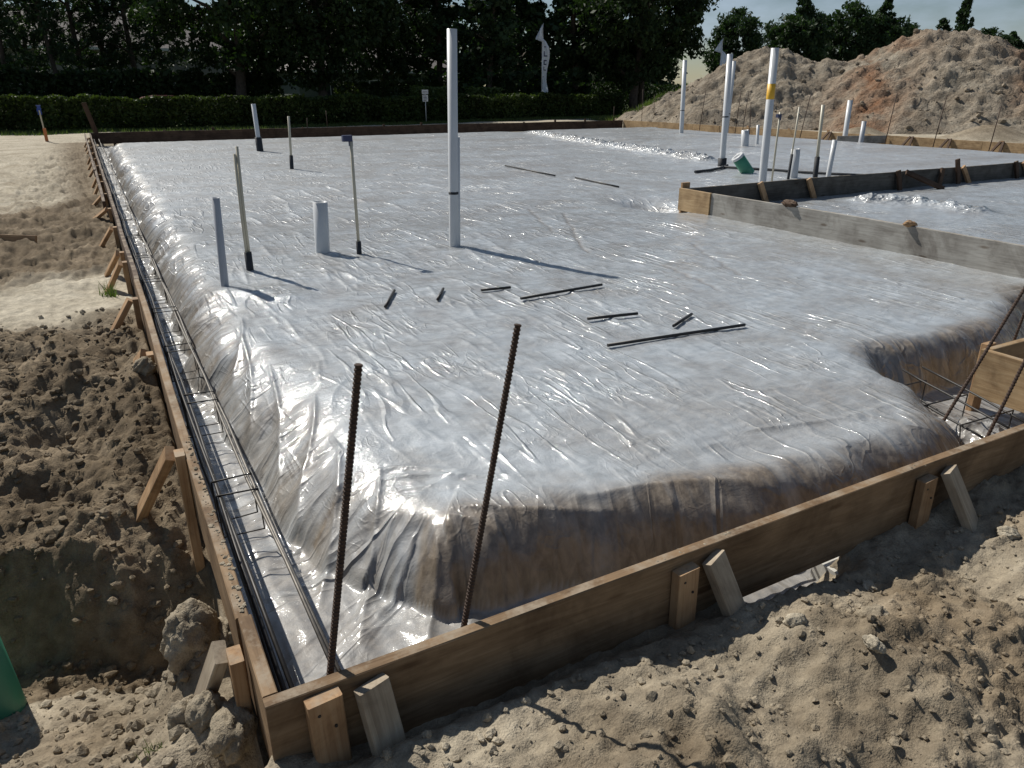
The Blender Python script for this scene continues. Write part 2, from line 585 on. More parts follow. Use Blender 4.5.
TYRE = mat_simple('tyre_rubber', (0.02, 0.02, 0.02), 0.8, 0.2, 12.0)

# ------------------------------------------------------------------ terrain height functions
FRONT_X = np.array([-1.0, 0.0, 0.3, 0.64, 1.03, 1.12, 1.33, 1.5, 1.72, 1.94, 2.3, 2.55, 2.86, 3.1, 4.0, 6.0])
FRONT_Z = np.array([-0.30, -0.24, -0.170, -0.18, -0.20, -0.232, -0.240, -0.212, -0.205, -0.25, -0.27, -0.28, -0.24, -0.25, -0.26, -0.28])


def ground_z(x, y, detail=True):
    x, y = np.asarray(x, float), np.asarray(y, float)
    far = np.clip((np.hypot(x, y) - 20) / 30, 0, 1)
    z = -0.30 + 0.0 * x
    # strip in front of the front form
    zf = np.interp(x, FRONT_X, FRONT_Z)
    zf = zf + 0.075 * fbm(x * 1.9, y * 2.6, 4, 0.55, off=3.0) * sstep(-0.20, -0.42, y) + 0.035 * (ridged(x * 2.4, y * 3.2, 2, off=13.0) - 0.7) * sstep(-0.22, -0.4, y)
    zf = zf + 0.055 * np.exp(-((x - 1.05) / 0.35) ** 2 - ((y + 0.42) / 0.16) ** 2)
    zf = zf + 0.05 * np.exp(-((x - 1.75) / 0.30) ** 2 - ((y + 0.42) / 0.12) ** 2)
    zf = zf - 0.075 * np.exp(-((x - 1.80) / 0.12) ** 2 - ((y + 0.36) / 0.07) ** 2)
    zf = zf + 0.06 * np.exp(-((x - 2.35) / 0.30) ** 2 - ((y + 0.62) / 0.15) ** 2)
    dip = sstep(-0.17, -0.05, y)
    zgap = -0.265 - 0.16 * np.exp(-((x - 1.86) / 0.27) ** 4) + 0.02 * fbm(x * 4, y * 4, 2) + 0.08 * sstep(0.3, 0.0, x) + 0.05 * sstep(2.5, 3.1, x)
    zf = zf * (1 - dip) + zgap * dip
    # strip left of the left form
    yl = np.array([-2.0, -0.5, 0.0, 0.25, 0.6, 0.95, 1.20, 1.34, 1.46, 1.60, 2.2, 2.8, 3.4, 4.2, 4.8, 5.5, 6.8, 7.6, 8.6, 10.0, 11.5, 14, 20, 30])
    zl = np.array([-0.27, -0.29, -0.34, -0.38, -0.50, -0.66, -0.82, -0.82, -0.60, -0.41, -0.36, -0.30, -0.24, -0.22, -0.29, -0.31, -0.31, -0.29, -0.22, -0.22, -0.28, -0.28, -0.29, -0.30])
    yy = y + 0.10 * fbm(x * 2.0, y * 1.3, 2, off=9.0) - 0.28 * (x + 0.4) * np.exp(-((y - 1.5) / 0.8) ** 2) * -1.0
    zleft = np.interp(yy, yl, zl)
    near_form = sstep(-0.42, -0.08, x)
    # heap of soil against the corner, and the soil banked on the form
    heap = 0.34 * np.exp(-((x + 0.10) / 0.13) ** 2 - ((y - 0.74) / 0.20) ** 2) + 0.13 * np.exp(-((x + 0.10) / 0.20) ** 2 - ((y - 0.30) / 0.25) ** 2)
    bank = near_form * (0.12 * np.exp(-((y - 2.9) / 0.55) ** 2) - 0.10 * np.exp(-((y - 1.55) / 0.22) ** 2))
    holes = -0.13 * np.exp(-((x + 0.52) / 0.16) ** 2 - ((y - 2.75) / 0.16) ** 2) - 0.11 * np.exp(-((x + 0.70) / 0.2) ** 2 - ((y - 3.25) / 0.2) ** 2) - 0.08 * np.exp(-((x + 0.62) / 0.13) ** 2 - ((y - 2.2) / 0.13) ** 2)
    humps = 0.07 * np.exp(-((x + 0.45) / 0.2) ** 2 - ((y - 3.15) / 0.18) ** 2) + 0.06 * np.exp(-((x + 0.66) / 0.2) ** 2 - ((y - 2.5) / 0.15) ** 2)
    zleft = zleft + heap + bank + holes + humps
    zleft = zleft + 0.16 * np.maximum(0, fbm(x * 1.6, y * 0.55, 3, 0.6, off=33.0)) * np.exp(-((x + 0.1 + 0.02 * y) / (0.25 + 0.02 * y)) ** 2) * sstep(9, 12, y)
    rough = 1 - 0.75 * np.exp(-((y - 5.7) / 0.9) ** 2)
    zleft = zleft + (0.085 * fbm(x * 2.4, y * 1.6, 4, 0.6, off=5.0) + 0.05 * (ridged(x * 2.6, y * 2.2, 3, 0.55, off=15.0) - 0.8)) * sstep(0.2, 1.8, y) * rough
    wl_ = sstep(0.0, -0.02, x) * sstep(-0.15, 0.25, y)
    wf = (1 - wl_) * sstep(0.02, -0.02, y)
    inside = 1 - np.clip(wl_ + wf, 0, 1)
    out = (x > 22.1) | (y > 28.1)
    zo = -0.30 + 0.10 * fbm(x * 0.25, y * 0.25, 3, off=2.0) * (1 - 0.7 * far)
    zo = zo + 0.55 * np.exp(-((x - 27.2) / 1.5) ** 2 - ((y - 14.0) / 1.2) ** 2) + 0.42 * np.exp(-((x - 24.8) / 0.9) ** 2 - ((y - 17.2) / 0.9) ** 2) + 0.30 * np.exp(-((x - 24.0) / 0.7) ** 2 - ((y - 21.2) / 0.8) ** 2)
    zo = zo + 0.30 * np.exp(-((x - 24.5) / 0.8) ** 2 - ((y - 10.6) / 1.3) ** 2)
    z = zleft * wl_ + zf * wf + inside * np.where(out, zo, -0.52)
    # left strip merges into the flat site with distance
    z = np.where((x < 0) & (y > 20), z * (1 - sstep(20, 28, y)) + zo * sstep(20, 28, y), z)
    if detail:
        dd = np.where(inside > 0.5, np.where(out, 1.0, 0.0), 1.0)
        a = 1 - 0.85 * sand_amount(x, y)
        nr = np.exp(-np.maximum(0, np.hypot(x, y) - 6) / 8)
        z = z + dd * a * (0.020 * fbm(x * 9, y * 9, 3, 0.6, off=1.0) + 0.016 * np.maximum(0, fbm(x * 14, y * 14, 2, off=4.0)) + nr * 0.011 * ridged(x * 17, y * 17, 2, off=8.0) + nr * 0.007 * fbm(x * 34, y * 34, 2, 0.6, off=6.0))
        lumps = np.maximum(0, perlin(x * 21 + 3, y * 21 - 7) - 0.12) * 0.045 * nr * dd * a
        z = z + lumps
    return z


def sand_amount(x, y):
    """pale undisturbed sand (1) against darker dug soil (0)"""
    w = fbm(x * 1.3, y * 0.9, 4, off=12.0)
    s = np.exp(-((y + 0.5 * w - 5.75) / 0.95) ** 4)
    s = np.maximum(s, sstep(10.8, 12.2, y + 1.3 * w) * (0.85 + 0.3 * w))
    s = np.maximum(s, sstep(28, 29, y) * 0.9)
    s = np.maximum(s, sstep(22.2, 24, x) * (0.75 + 0.5 * w))
    # dug spoil beside the form stays brown far along it
    s = s * (1 - 0.9 * np.exp(-((x + 0.1 + 0.012 * y) / (0.22 + 0.014 * y)) ** 2) * sstep(8, 11, y) * (y < 29))
    fr = np.where(y < 0.05, np.clip(0.26 + 0.6 * w, 0, 0.7), 0)
    s = np.maximum(s, fr * (x > -0.5))
    s = np.maximum(s, np.where((x < 0) & (y < 1.15) & (y > -1), np.clip(0.38 + 0.5 * w, 0, 0.8), 0))
    for (cx, cy, r) in ((27.2, 14.0, 1.6), (24.8, 17.2, 1.2), (24.0, 21.2, 1.0), (24.5, 10.6, 1.3)):
        s = s * (1 - 0.9 * np.exp(-((x - cx) ** 2 + (y - cy) ** 2) / (r * r)))
    return np.clip(s, 0, 1)


# ------------------------------------------------------------------ ground
gx = axis_steps((-500, -20, 40, 2.5), (-20, -1.35, 2.0, 0.03), (-1.35, 0.05, 0.013, 0.013), (0.05, 3.4, 0.016, 0.016), (3.4, 23, 0.02, 0.35), (23, 60, 0.35, 1.5), (60, 900, 2, 60))
gy = axis_steps((-120, -3, 15, 0.4), (-3, -0.95, 0.25, 0.02), (-0.95, 0.0, 0.011, 0.011), (0.0, 2.2, 0.013, 0.013), (2.2, 5.5, 0.014, 0.03), (5.5, 28, 0.03, 0.25), (28, 60, 0.25, 1.2), (60, 1000, 2, 70))
X, Y = np.meshgrid(gx, gy, indexing='ij')
Z = ground_z(X, Y)
fade = sstep(70, 130, np.hypot(X, Y))
Z = Z * (1 - fade) + -0.3 * fade
xm, ym = (gx[:-1] + gx[1:]) / 2, (gy[:-1] + gy[1:]) / 2
XM, YM = np.meshgrid(xm, ym, indexing='ij')
keep = ~((XM > 0.3) & (XM < 21.7) & (YM > 0.3) & (YM < 27.7))
me = mesh_np('ground', np.stack([X, Y, Z], -1).reshape(-1, 3), grid_faces(len(gx), len(gy), keep), SOIL)
attr(me, 'sand', sand_amount(X, Y))
tag(link('ground', me), kind='structure')
# lawn beyond the hedge
lx_, ly_ = np.concatenate([np.linspace(-300, -30, 6), np.linspace(-28, 110, 90), np.linspace(130, 900, 7)]), np.concatenate([np.linspace(0, 1, 60) ** 2.2 * 900])
X, Y0 = np.meshgrid(lx_, ly_, indexing='ij')
edge = np.interp(X, [-300, -9, -2.8, 9.0, 17.2, 24, 30, 36, 48, 60, 900], [37.2, 36.8, 36.3, 35.5, 36.8, 38.1, 39.2, 38.8, 33, 26, 20]) + 0.25 * fbm(X * 0.6, X * 0, 3)
Y = edge + Y0
Zl = ground_z(X, Y, False) * (1 - sstep(70, 130, np.hypot(X, Y))) - 0.3 * sstep(70, 130, np.hypot(X, Y)) + 0.05
LAWN = mat_simple('lawn', (0.055, 0.075, 0.024), 0.9, 0.4, 2.5, spec=0.1, bump=0.05)
tag(link('lawn', mesh_np('lawn', np.stack([X, Y, Zl], -1).reshape(-1, 3), grid_faces(len(lx_), len(ly_)), LAWN)), kind='structure')

# ------------------------------------------------------------------ big dirt pile (terrain)
RIDGE = [(25.2, 31.8, 0.2), (26.6, 30.8, 0.9), (27.8, 29.9, 1.55), (28.7, 28.9, 2.3), (29.7, 28.0, 3.15), (30.3, 27.4, 3.4), (30.9, 26.8, 3.1), (31.4, 26.2, 2.75), (32.2, 25.2, 2.8), (33.0, 24.3, 2.85), (33.8, 23.3, 3.3), (34.6, 22.1, 3.95), (35.1, 21.4, 4.08), (35.6, 20.5, 3.85), (36.2, 19.6, 3.1), (36.9, 18.5, 2.5), (38.0, 16.5, 2.1), (39.5, 13.5, 1.6)]
px_ = np.arange(21.9 + 0.35, 46, 0.09)
py_ = np.arange(7, 42, 0.09)
X, Y = np.meshgrid(px_, py_, indexing='ij')
wx, wy = X + 0.5 * fbm(X * 0.5, Y * 0.5, 3, off=1.0), Y + 0.5 * fbm(X * 0.5, Y * 0.5, 3, off=7.0)
H = np.full(X.shape, -9.0)
acc = np.zeros(X.shape)
for (a, b_, c) in RIDGE:
    hh = c - 0.60 * np.sqrt((wx - a) ** 2 + (wy - b_) ** 2 + 0.06)
    acc += np.exp(hh * 5.0)
H = np.log(acc) / 5.0
slope = sstep(-0.2, 0.4, H)
gul = ridged(X * 0.55 + 0.3 * Y, Y * 0.55, 3, off=3.0)
H = H + slope * (0.20 * fbm(X * 0.9, Y * 0.9, 4, 0.6) + 0.09 * fbm(X * 2.6, Y * 2.6, 4, 0.68, off=2.0) - 0.17 * (gul - 0.8)) + slope * 0.10 * np.maximum(0, fbm(X * 4.0, Y * 4.0, 3, 0.6, off=5.0))
keep = H > -0.75
kf = keep[:-1, :-1] | keep[1:, :-1] | keep[:-1, 1:] | keep[1:, 1:]
H = np.maximum(H, -1.1)
me = mesh_np('dirt_mound', np.stack([X, Y, H], -1).reshape(-1, 3), grid_faces(len(px_), len(py_), kf), PILE)
across = -(X + 0.13) * 0.598 + (Y + 1.53) * 0.801
red = np.exp(-((across + 0.35 * (X - 32) * 0.2) / 1.5) ** 2) + 0.55 * np.exp(-((across + 6.0) / 1.0) ** 2) + 0.06
attr(me, 'red', red)
tag(link('dirt_mound', me), kind='structure')


def pile_z(x, y):
    i = int(np.clip(round((x - px_[0]) / 0.09), 0, len(px_) - 1))
    j = int(np.clip(round((y - py_[0]) / 0.09), 0, len(py_) - 1))
    return max(float(H[i, j]), -0.3)


PAD_TOP = -0.10

# clods that have rolled down the pile
bm_ = bmesh.new()
bmesh.ops.create_icosphere(bm_, subdivisions=1, radius=1.0)
bv = np.array([p.co[:] for p in bm_.verts])
bf0 = np.array([[q.index for q in t.verts] for t in bm_.faces])
bm_.free()
V, F = [], []
k = 0
while k < 1000:
    i, j = rng.integers(0, len(px_)), rng.integers(0, len(py_))
    if H[i, j] < -0.45 or (H[i, j] < -0.28 and rng.random() < 0.8):
        continue
    sz = 0.025 + 0.12 * rng.random() ** 6
    V.append(bv * (1 + rng.normal(0, 0.2, len(bv)))[:, None] * np.array([1.1, 1.0, 0.8]) * sz + np.array([px_[i], py_[j], max(H[i, j], -0.3) + 0.3 * sz]))
    F.append(bf0 + k * len(bv))
    k += 1
me = mesh_np('soil_crumbs', np.concatenate(V), np.concatenate(F), PILE, False)
attr(me, 'red', np.full(len(me.vertices), 0.15))
tag(link('soil_crumbs', me), 'loose clods strewn over the slopes and foot of the big dirt pile', 'soil', kind='stuff')

# ------------------------------------------------------------------ plastic sheet over the soil pad
PAD = [(0.70, 24.1), (0.60, 22.8), (0.53, 10.5), (0.47, 5.6), (0.52, 4.9), (0.46, 4.3), (0.45, 3.6), (0.50, 2.8), (0.57, 1.5), (0.66, 0.92), (0.80, 0.70), (1.25, 0.60), (1.6, 0.50), (1.9, 0.39), (2.5, 0.34), (3.15, 0.30), (3.33, 0.38), (3.55, 0.72), (3.78, 1.14), (3.98, 1.22), (4.4, 1.15), (5.05, 1.12), (6.1, 1.5), (7.2, 1.62), (9.0, 1.5), (20.2, 1.15), (20.2, 24.3)]


def pad_sdf(x, y):
    P = np.array(PAD)
    Q = np.roll(P, -1, axis=0)
    best = np.full(x.shape, 1e9)
    sarc = np.zeros(x.shape)
    nx = np.zeros(x.shape)
    ny = np.zeros(x.shape)
    inside = np.zeros(x.shape, bool)
    s0 = 0.0
    for (ax, ay), (bx, by) in zip(P, Q):
        ex, ey = bx - ax, by - ay
        L = math.hypot(ex, ey)
        t = np.clip(((x - ax) * ex + (y - ay) * ey) / (L * L), 0, 1)
        dx, dy = x - (ax + t * ex), y - (ay + t * ey)
        d = np.hypot(dx, dy)
        m = d < best
        best = np.where(m, d, best)
        sarc = np.where(m, s0 + t * L, sarc)
        nx = np.where(m, -ey / L * 1.0, nx)
        ny = np.where(m, ex / L * 1.0, ny)
        c = ((ay > y) != (by > y)) & (x < (bx - ax) * (y - ay) / (by - ay + 1e-12) + ax)
        inside ^= c
        s0 += L
    return np.where(inside, best, -best), sarc, nx, ny


fx = axis_steps((0.042, 0.9, 0.0085, 0.0085), (0.9, 3.4, 0.010, 0.014), (3.4, 6.8, 0.014, 0.03), (6.8, 21.94, 0.03, 0.11))
fy = axis_steps((0.004, 1.3, 0.0085, 0.0085), (1.3, 4.0, 0.011, 0.019), (4.0, 9.0, 0.019, 0.04), (9.0, 27.94, 0.04, 0.13))
X, Y = np.meshgrid(fx, fy, indexing='ij')
wob = 0.10 * fbm(X * 1.25, Y * 1.25, 3, off=2.0)
D, S, NX, NY = pad_sdf(X, Y)
D = D + wob * np.where((Y < 1.6) & (X > 1.0), 0.5, 1.0)
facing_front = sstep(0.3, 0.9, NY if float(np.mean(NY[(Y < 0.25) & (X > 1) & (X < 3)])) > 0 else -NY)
BOT = -0.415
# slope of the pad sides with vertical folds of film
fold = ridged(S * 2.3 + 1.1 * D, D * 1.6, 2, 0.4, off=4.0)
fold2 = fbm(S * 6 + 3.0 * D, D * 4.5, 3, 0.5, off=8.0)
Dw = D + 0.030 * (fold - 0.8) * sstep(0.25, -0.03, D) * (1 - 0.5 * facing_front) + 0.035 * fbm(S * 7.5, D * 1.5, 2, 0.5, off=91.0) * sstep(0.14, 0.0, D) * (X > 3.7) + 0.020 * fold2 * sstep(0.3, 0.0, D)
u_ = np.clip((Dw + 0.25 - 0.07 * facing_front) / (0.42 - 0.12 * facing_front + 0.24 * np.exp(-((Y - 1.7) / 1.2) ** 4) * (1 - facing_front) * (X < 1.6) + 0.10 * fbm(X * 0.8, Y * 0.8, 2, off=71.0)), 0, 1)
t = 1 - (1 - u_) ** 2.3
t = t * sstep(-0.03, 0.10, u_ + 0.02)
Zf = BOT + (PAD_TOP - BOT) * t
side = t * (1 - t) * 4
# top surface: raked soil, foot marks, tension wrinkles
top = sstep(0.0, 0.3, D)
Zf = Zf + 0.015 * fbm(X * 0.6, Y * 0.6, 3, off=20.0) * top
Zf = Zf + top * (0.006 * fbm(X * 3.2, Y * 3.2, 3, 0.55, off=11.0) + 0.0035 * fbm(X * 4.0, Y * 16, 3, 0.55, off=14.0))
Zf = Zf + top * 0.005 * (ridged(X * 7.0 + 0.3 * Y, Y * 0.9, 2, off=3.0) - 0.8) * np.clip(fbm(X * 0.9, Y * 0.9, 2, off=30.0) + 0.25, 0, 1)
# soft rounded hump where the pad slumps towards its corner
Zf = Zf - 0.045 * np.exp(-((X - 0.85) / 0.45) ** 2 - ((Y - 0.85) / 0.5) ** 2) * top
Zf = Zf - 0.05 * np.exp(-((X - 2.3) / 0.55) ** 2 - ((Y - 0.45) / 0.22) ** 2) * top
# trench floor crinkles
tr = sstep(0.25, 0.0, t)
Zf = Zf + tr * (0.013 * ridged(X * 5, Y * 1.8, 2, 0.5, off=17.0) - 0.013 + 0.004 * fbm(X * 9, Y * 5, 2, off=5.0))
# trench floor by the right notch is thrown up in bright crumples
nz = np.exp(-((X - 3.85) / 0.25) ** 2 - ((Y - 0.40) / 0.3) ** 2)
Zf = Zf + nz * (0.08 + 0.05 * ridged(X * 4 + Y * 2, Y * 3.5, 2, 0.6, off=21.0))


crum = nz * 0.8


def ridge_line(pts, width, height, crumple):
    global Zf, crum
    got = np.zeros(X.shape)
    for (ax, ay), (bx, by) in zip(pts[:-1], pts[1:]):
        ex, ey = bx - ax, by - ay
        L2 = ex * ex + ey * ey
        tt = np.clip(((X - ax) * ex + (Y - ay) * ey) / L2, 0, 1)
        d = np.hypot(X - ax - tt * ex, Y - ay - tt * ey)
        g = np.exp(-(d / width) ** 2)
        got = np.maximum(got, g)
    crum = np.maximum(crum, got * min(1.0, crumple * 11))
    Zf = Zf + got * height + got * 0.55 * crumple * (ridged(X * 2.2, Y * 2.2, 2, 0.6, off=9.0) - 0.9)


ridge_line([(13.9, 22.4), (13.2, 19.4), (12.6, 16.5), (12.0, 12.6), (11.75, 11.2)], 0.26, 0.13, 0.13)
ridge_line([(9.55, 5.45), (9.95, 5.0), (9.9, 4.2)], 0.22, 0.09, 0.10)
ridge_line([(9.4, 7.4), (12.6, 7.2)], 0.35, 0.02, 0.05)
ridge_line([(20.3, 23.5), (20.9, 17.0)], 0.4, 0.03, 0.04)
ridge_line([(0.9, 4.3), (1.5, 5.0), (2.2, 5.2)], 0.22, 0.010, 0.012)
ridge_line([(0.62, 4.55), (1.0, 4.1)], 0.16, 0.03, 0.012)
ridge_line([(2.7, 5.2), (3.0, 5.1)], 0.15, 0.008, 0.012)
# hollow under the outer corner of the inner form
Zf = Zf - 0.26 * np.exp(-((X - 6.72) / 0.36) ** 2 - ((Y - 6.75) / 0.5) ** 2)
# a second, lower lane between soil cells far back
lane = np.exp(-((X - 14.2) / 0.5) ** 2) * sstep(9, 11, Y) * sstep(26, 23, Y)
Zf = Zf - 0.05 * lane
# furrows pressed into the soil (brown lines through the film)
fur = np.zeros(X.shape)


def furrow(a, b, w, depth):
    global Zf, fur
    ex, ey = b[0] - a[0], b[1] - a[1]
    tt = np.clip(((X - a[0]) * ex + (Y - a[1]) * ey) / (ex * ex + ey * ey), 0, 1)
    off = 0.05 * perlin(tt * 7 + a[0] * 3, tt * 0 + a[1])
    d = np.abs(((X - a[0]) * ey - (Y - a[1]) * ex) / math.hypot(ex, ey) + off) + 0.6 * np.hypot(X - a[0] - tt * ex, Y - a[1] - tt * ey) * ((tt <= 0) | (tt >= 1))
    g = np.exp(-(d / w) ** 2)
    Zf -= g * depth
    fur = np.maximum(fur, g)


for a, b in (((4.0, 4.45), (5.1, 6.6)), ((3.1, 5.6), (4.3, 8.2)), ((4.3, 5.6), (4.9, 7.2)), ((4.1, 2.7), (4.3, 3.7)), ((4.6, 3.0), (5.2, 4.3))):
    furrow(a, b, 0.022, 0.010)
# discrete tension creases: long sharp folds that run with the pull of the sheet
for i in range(260):
    cx, cy = 0.75 + 5.4 * rng.random() ** 1.2, 0.55 + 6.0 * rng.random() ** 1.5
    ang = -math.pi / 2 + rng.normal(0.06, 0.20)
    ln = rng.uniform(0.10, 0.42)
    wd = rng.uniform(0.006, 0.012) * (1 + 0.18 * cy)
    ht = rng.uniform(0.001, 0.003) * (1 + 0.1 * cy)
    i0, i1 = np.searchsorted(fx, [cx - ln - 0.05, cx + ln + 0.05])
    j0, j1 = np.searchsorted(fy, [cy - ln - 0.05, cy + ln + 0.05])
    xx, yy = X[i0:i1, j0:j1] - cx, Y[i0:i1, j0:j1] - cy
    u, v_ = xx * math.cos(ang) + yy * math.sin(ang), -xx * math.sin(ang) + yy * math.cos(ang)
    v_ = v_ + 0.02 * math.sin(i) * np.sin(u * 9 + i)
    Zf[i0:i1, j0:j1] += ht * np.exp(-(v_ / wd) ** 2) * np.clip(1 - (u / ln) ** 2, 0, 1) * top[i0:i1, j0:j1]
# clusters of strong straight folds, steep enough to catch the sun
for (cx0, cy0, sx_, sy_, num) in ((1.55, 1.55, 0.35, 0.35, 34), (1.60, 0.95, 0.25, 0.22, 16), (3.10, 2.75, 0.20, 0.35, 16), (2.1, 2.4, 0.4, 0.5, 26), (1.1, 2.6, 0.25, 0.5, 20), (3.3, 5.0, 0.6, 0.6, 24), (4.9, 1.9, 0.45, 0.4, 16), (4.0, 3.6, 0.9, 0.8, 26), (1.4, 4.6, 0.5, 0.5, 30), (2.3, 7.5, 0.9, 1.4, 24), (4.5, 8.5, 1.6, 2.0, 24)):
    for i in range(num):
        cx, cy = max(0.8, rng.normal(cx0, sx_)), rng.normal(cy0, sy_)
        ang = -math.pi / 2 + rng.normal(0.05, 0.13)
        ln = rng.uniform(0.05, 0.26) * (1 + 0.12 * cy)
        wd = rng.uniform(0.008, 0.013) * (1 + 0.22 * cy)
        ht = wd * rng.uniform(0.25, 0.6)
        i0, i1 = np.searchsorted(fx, [cx - ln - 0.05, cx + ln + 0.05])
        j0, j1 = np.searchsorted(fy, [cy - ln - 0.05, cy + ln + 0.05])
        xx, yy = X[i0:i1, j0:j1] - cx, Y[i0:i1, j0:j1] - cy
        u, v_ = xx * math.cos(ang) + yy * math.sin(ang), -xx * math.sin(ang) + yy * math.cos(ang)
        v_ = v_ + 0.012 * math.sin(i * 1.7) * np.sin(u * 7 + i)
        Zf[i0:i1, j0:j1] += ht * np.exp(-np.abs(v_ / (wd * (1.1 - 0.5 * np.abs(u) / ln))) ** 1.15) * np.clip(1 - (u / ln) ** 2, 0, 1) * top[i0:i1, j0:j1]
# lap seams where one width of film overlaps the next
for (a, b) in (((5.55, 1.3), (5.75, 24.0)), ((0.7, 8.9), (6.4, 9.15)), ((11.0, 1.3), (11.1, 5.9))):
    ex, ey = b[0] - a[0], b[1] - a[1]
    L = math.hypot(ex, ey)
    tt = ((X - a[0]) * ex + (Y - a[1]) * ey) / (L * L)
    d = ((X - a[0]) * ey - (Y - a[1]) * ex) / L + 0.03 * np.sin(tt * 9 + a[0]) + 0.015 * perlin(tt * 30 + a[0], tt * 0 + a[1])
    on = ((tt > 0) & (tt < 1)) * top
    Zf += on * (0.010 * np.exp(-np.abs(d / (0.015 + 0.003 * Y)) ** 1.2) * (0.6 + 0.8 * perlin(tt * 22 + 3, tt * 0 + 9)))
# fan of strong folds pulled over the near corner of the pad
for (a, b, w, h_) in (((0.64, 1.20), (1.25, 0.86), 0.020, 0.022), ((0.66, 1.26), (1.05, 1.05), 0.016, 0.016), ((0.70, 1.05), (1.02, 0.92), 0.020, 0.014), ((0.82, 0.75), (1.45, 0.50), 0.020, 0.022), ((0.80, 0.72), (1.15, 0.45), 0.020, 0.020), ((0.76, 0.74), (0.62, 0.40), 0.022, 0.030), ((0.72, 0.82), (0.50, 0.62), 0.022, 0.028), ((0.66, 1.6), (0.36, 0.85), 0.020, 0.030), ((0.70, 2.2), (0.37, 1.25), 0.020, 0.030), ((0.60, 2.8), (0.36, 1.55), 0.020, 0.034), ((0.56, 3.4), (0.35, 2.2), 0.022, 0.036), ((0.62, 3.8), (0.40, 2.9), 0.022, 0.030), ((0.74, 1.3), (0.42, 0.55), 0.018, 0.026), ((0.9, 2.3), (0.7, 1.9), 0.02, 0.012), ((1.05, 2.5), (1.2, 2.1), 0.02, 0.012), ((1.3, 0.62), (2.2, 0.3), 0.03, 0.02), ((2.3, 0.7), (3.2, 0.55), 0.03, 0.016), ((2.5, 1.1), (3.5, 0.85), 0.03, 0.012), ((3.2, 1.75), (3.9, 1.2), 0.025, 0.014)):
    ex, ey = b[0] - a[0], b[1] - a[1]
    L = math.hypot(ex, ey)
    tt = ((X - a[0]) * ex + (Y - a[1]) * ey) / (L * L)
    d = ((X - a[0]) * ey - (Y - a[1]) * ex) / L + 0.02 * np.sin(tt * 5 + a[0] * 9)
    env = np.clip(tt * 6, 0, 1) * np.clip((1.12 - tt) * 5, 0, 1)
    Zf += 0.62 * h_ * np.exp(-np.abs(d / (0.75 * w * (0.5 + np.clip(tt, 0, 1)))) ** 1.25) * env
Zf = np.maximum(Zf, BOT - 0.02)
me = mesh_np('plastic_sheet', np.stack([X, Y, Zf], -1).reshape(-1, 3), grid_faces(len(fx), len(fy)), FILM)
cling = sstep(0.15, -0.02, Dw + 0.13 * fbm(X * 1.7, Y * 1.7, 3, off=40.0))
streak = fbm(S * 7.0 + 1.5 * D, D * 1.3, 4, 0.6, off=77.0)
mk_side = np.clip(0.50 - 0.42 * facing_front + 0.6 * streak, 0.03, 0.92)  # soil shows through clinging sides; front side also tinted darker for its shade
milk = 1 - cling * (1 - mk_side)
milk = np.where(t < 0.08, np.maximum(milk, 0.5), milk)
milk = milk * (1 - 0.42 * np.exp(-((X - 2.5) / 0.9) ** 2 - ((Y - 0.75) / 0.45) ** 2) * (0.7 + 0.6 * fbm(X * 2.5, Y * 2.5, 3, off=81.0)))
milk = milk * (1 - 0.55 * fur) * (1 - 0.5 * np.clip(fbm(X * 0.22, Y * 0.75, 3, off=60.0), 0, 1) * sstep(5, 9, Y))
milk = milk * (1 - 0.35 * np.clip(fbm(X * 0.8, Y * 0.8, 3, off=50.0) - 0.05, 0, 1) * sstep(2.0, 3.5, X))
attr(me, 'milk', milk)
attr(me, 'dust', sstep(5.0, 12.0, Y + 0.4 * X) * (1 - np.clip(crum, 0, 1)))
attr(me, 'arc', S)
attr(me, 'drop', D)
attr(me, 'crumple', np.clip(crum, 0, 1))
attr(me, 'taut', np.clip(sstep(0.10, -0.02, Dw), 0, 1))
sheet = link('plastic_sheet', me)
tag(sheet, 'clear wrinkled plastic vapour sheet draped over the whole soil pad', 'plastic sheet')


def film_z(x, y):
    i = int(np.clip(np.searchsorted(fx, x), 0, len(fx) - 1))
    j = int(np.clip(np.searchsorted(fy, y), 0, len(fy) - 1))
    return float(Zf[i, j])


# ------------------------------------------------------------------ timber
def plank(name, parent, a, b, w, th, up, mat, warp=0.0025, ch=0.003):
    """board from a to b (end centres, world), w along 'up', th across; own mesh with X along its length"""
    a, b, up = Vector(a), Vector(b), Vector(up).normalized()
    L = (b - a).length
    ex = (b - a).normalized()
    ez = (up - ex * up.dot(ex)).normalized()
    ey = ez.cross(ex)
    n = max(1, int(L / 0.35))
    m = MB()
    hw, ht = w / 2, th / 2
    sec = [(-ht + ch, -hw), (ht - ch, -hw), (ht, -hw + ch), (ht, hw - ch), (ht - ch, hw), (-ht + ch, hw), (-ht, hw - ch), (-ht, -hw + ch)]
    ph = random.random() * 9
    for i in range(n + 1):
        x = L * i / n
        oy = warp * math.sin(ph + 1.7 * x) * (1 if 0 < i < n else 0.3)
        oz = warp * math.cos(ph * 1.3 + 1.1 * x) * (1 if 0 < i < n else 0.3)
        for (y, z) in sec:
            m.v.append((x, y + oy, z + oz + random.uniform(-0.0008, 0.0008)))
    for i in range(n):
        for k in range(8):
            p, q = i * 8 + k, i * 8 + (k + 1) % 8
            m.f.append((p, p + 8, q + 8, q))
    m.f.append(tuple(range(8)))
    m.f.append(tuple(reversed(range(n * 8, n * 8 + 8))))
    o = m.build(name, mat, parent)
    mw = Matrix((ex, ey, ez)).transposed().to_4x4()
    base = parent.location if parent else Vector()
    mw.translation = a - base
    o.matrix_local = mw
    return o


T, WB = 0.038, 0.286          # two-by lumber thickness, form board height


def gz(x, y):
    return float(ground_z(np.array([x]), np.array([y]))[0])


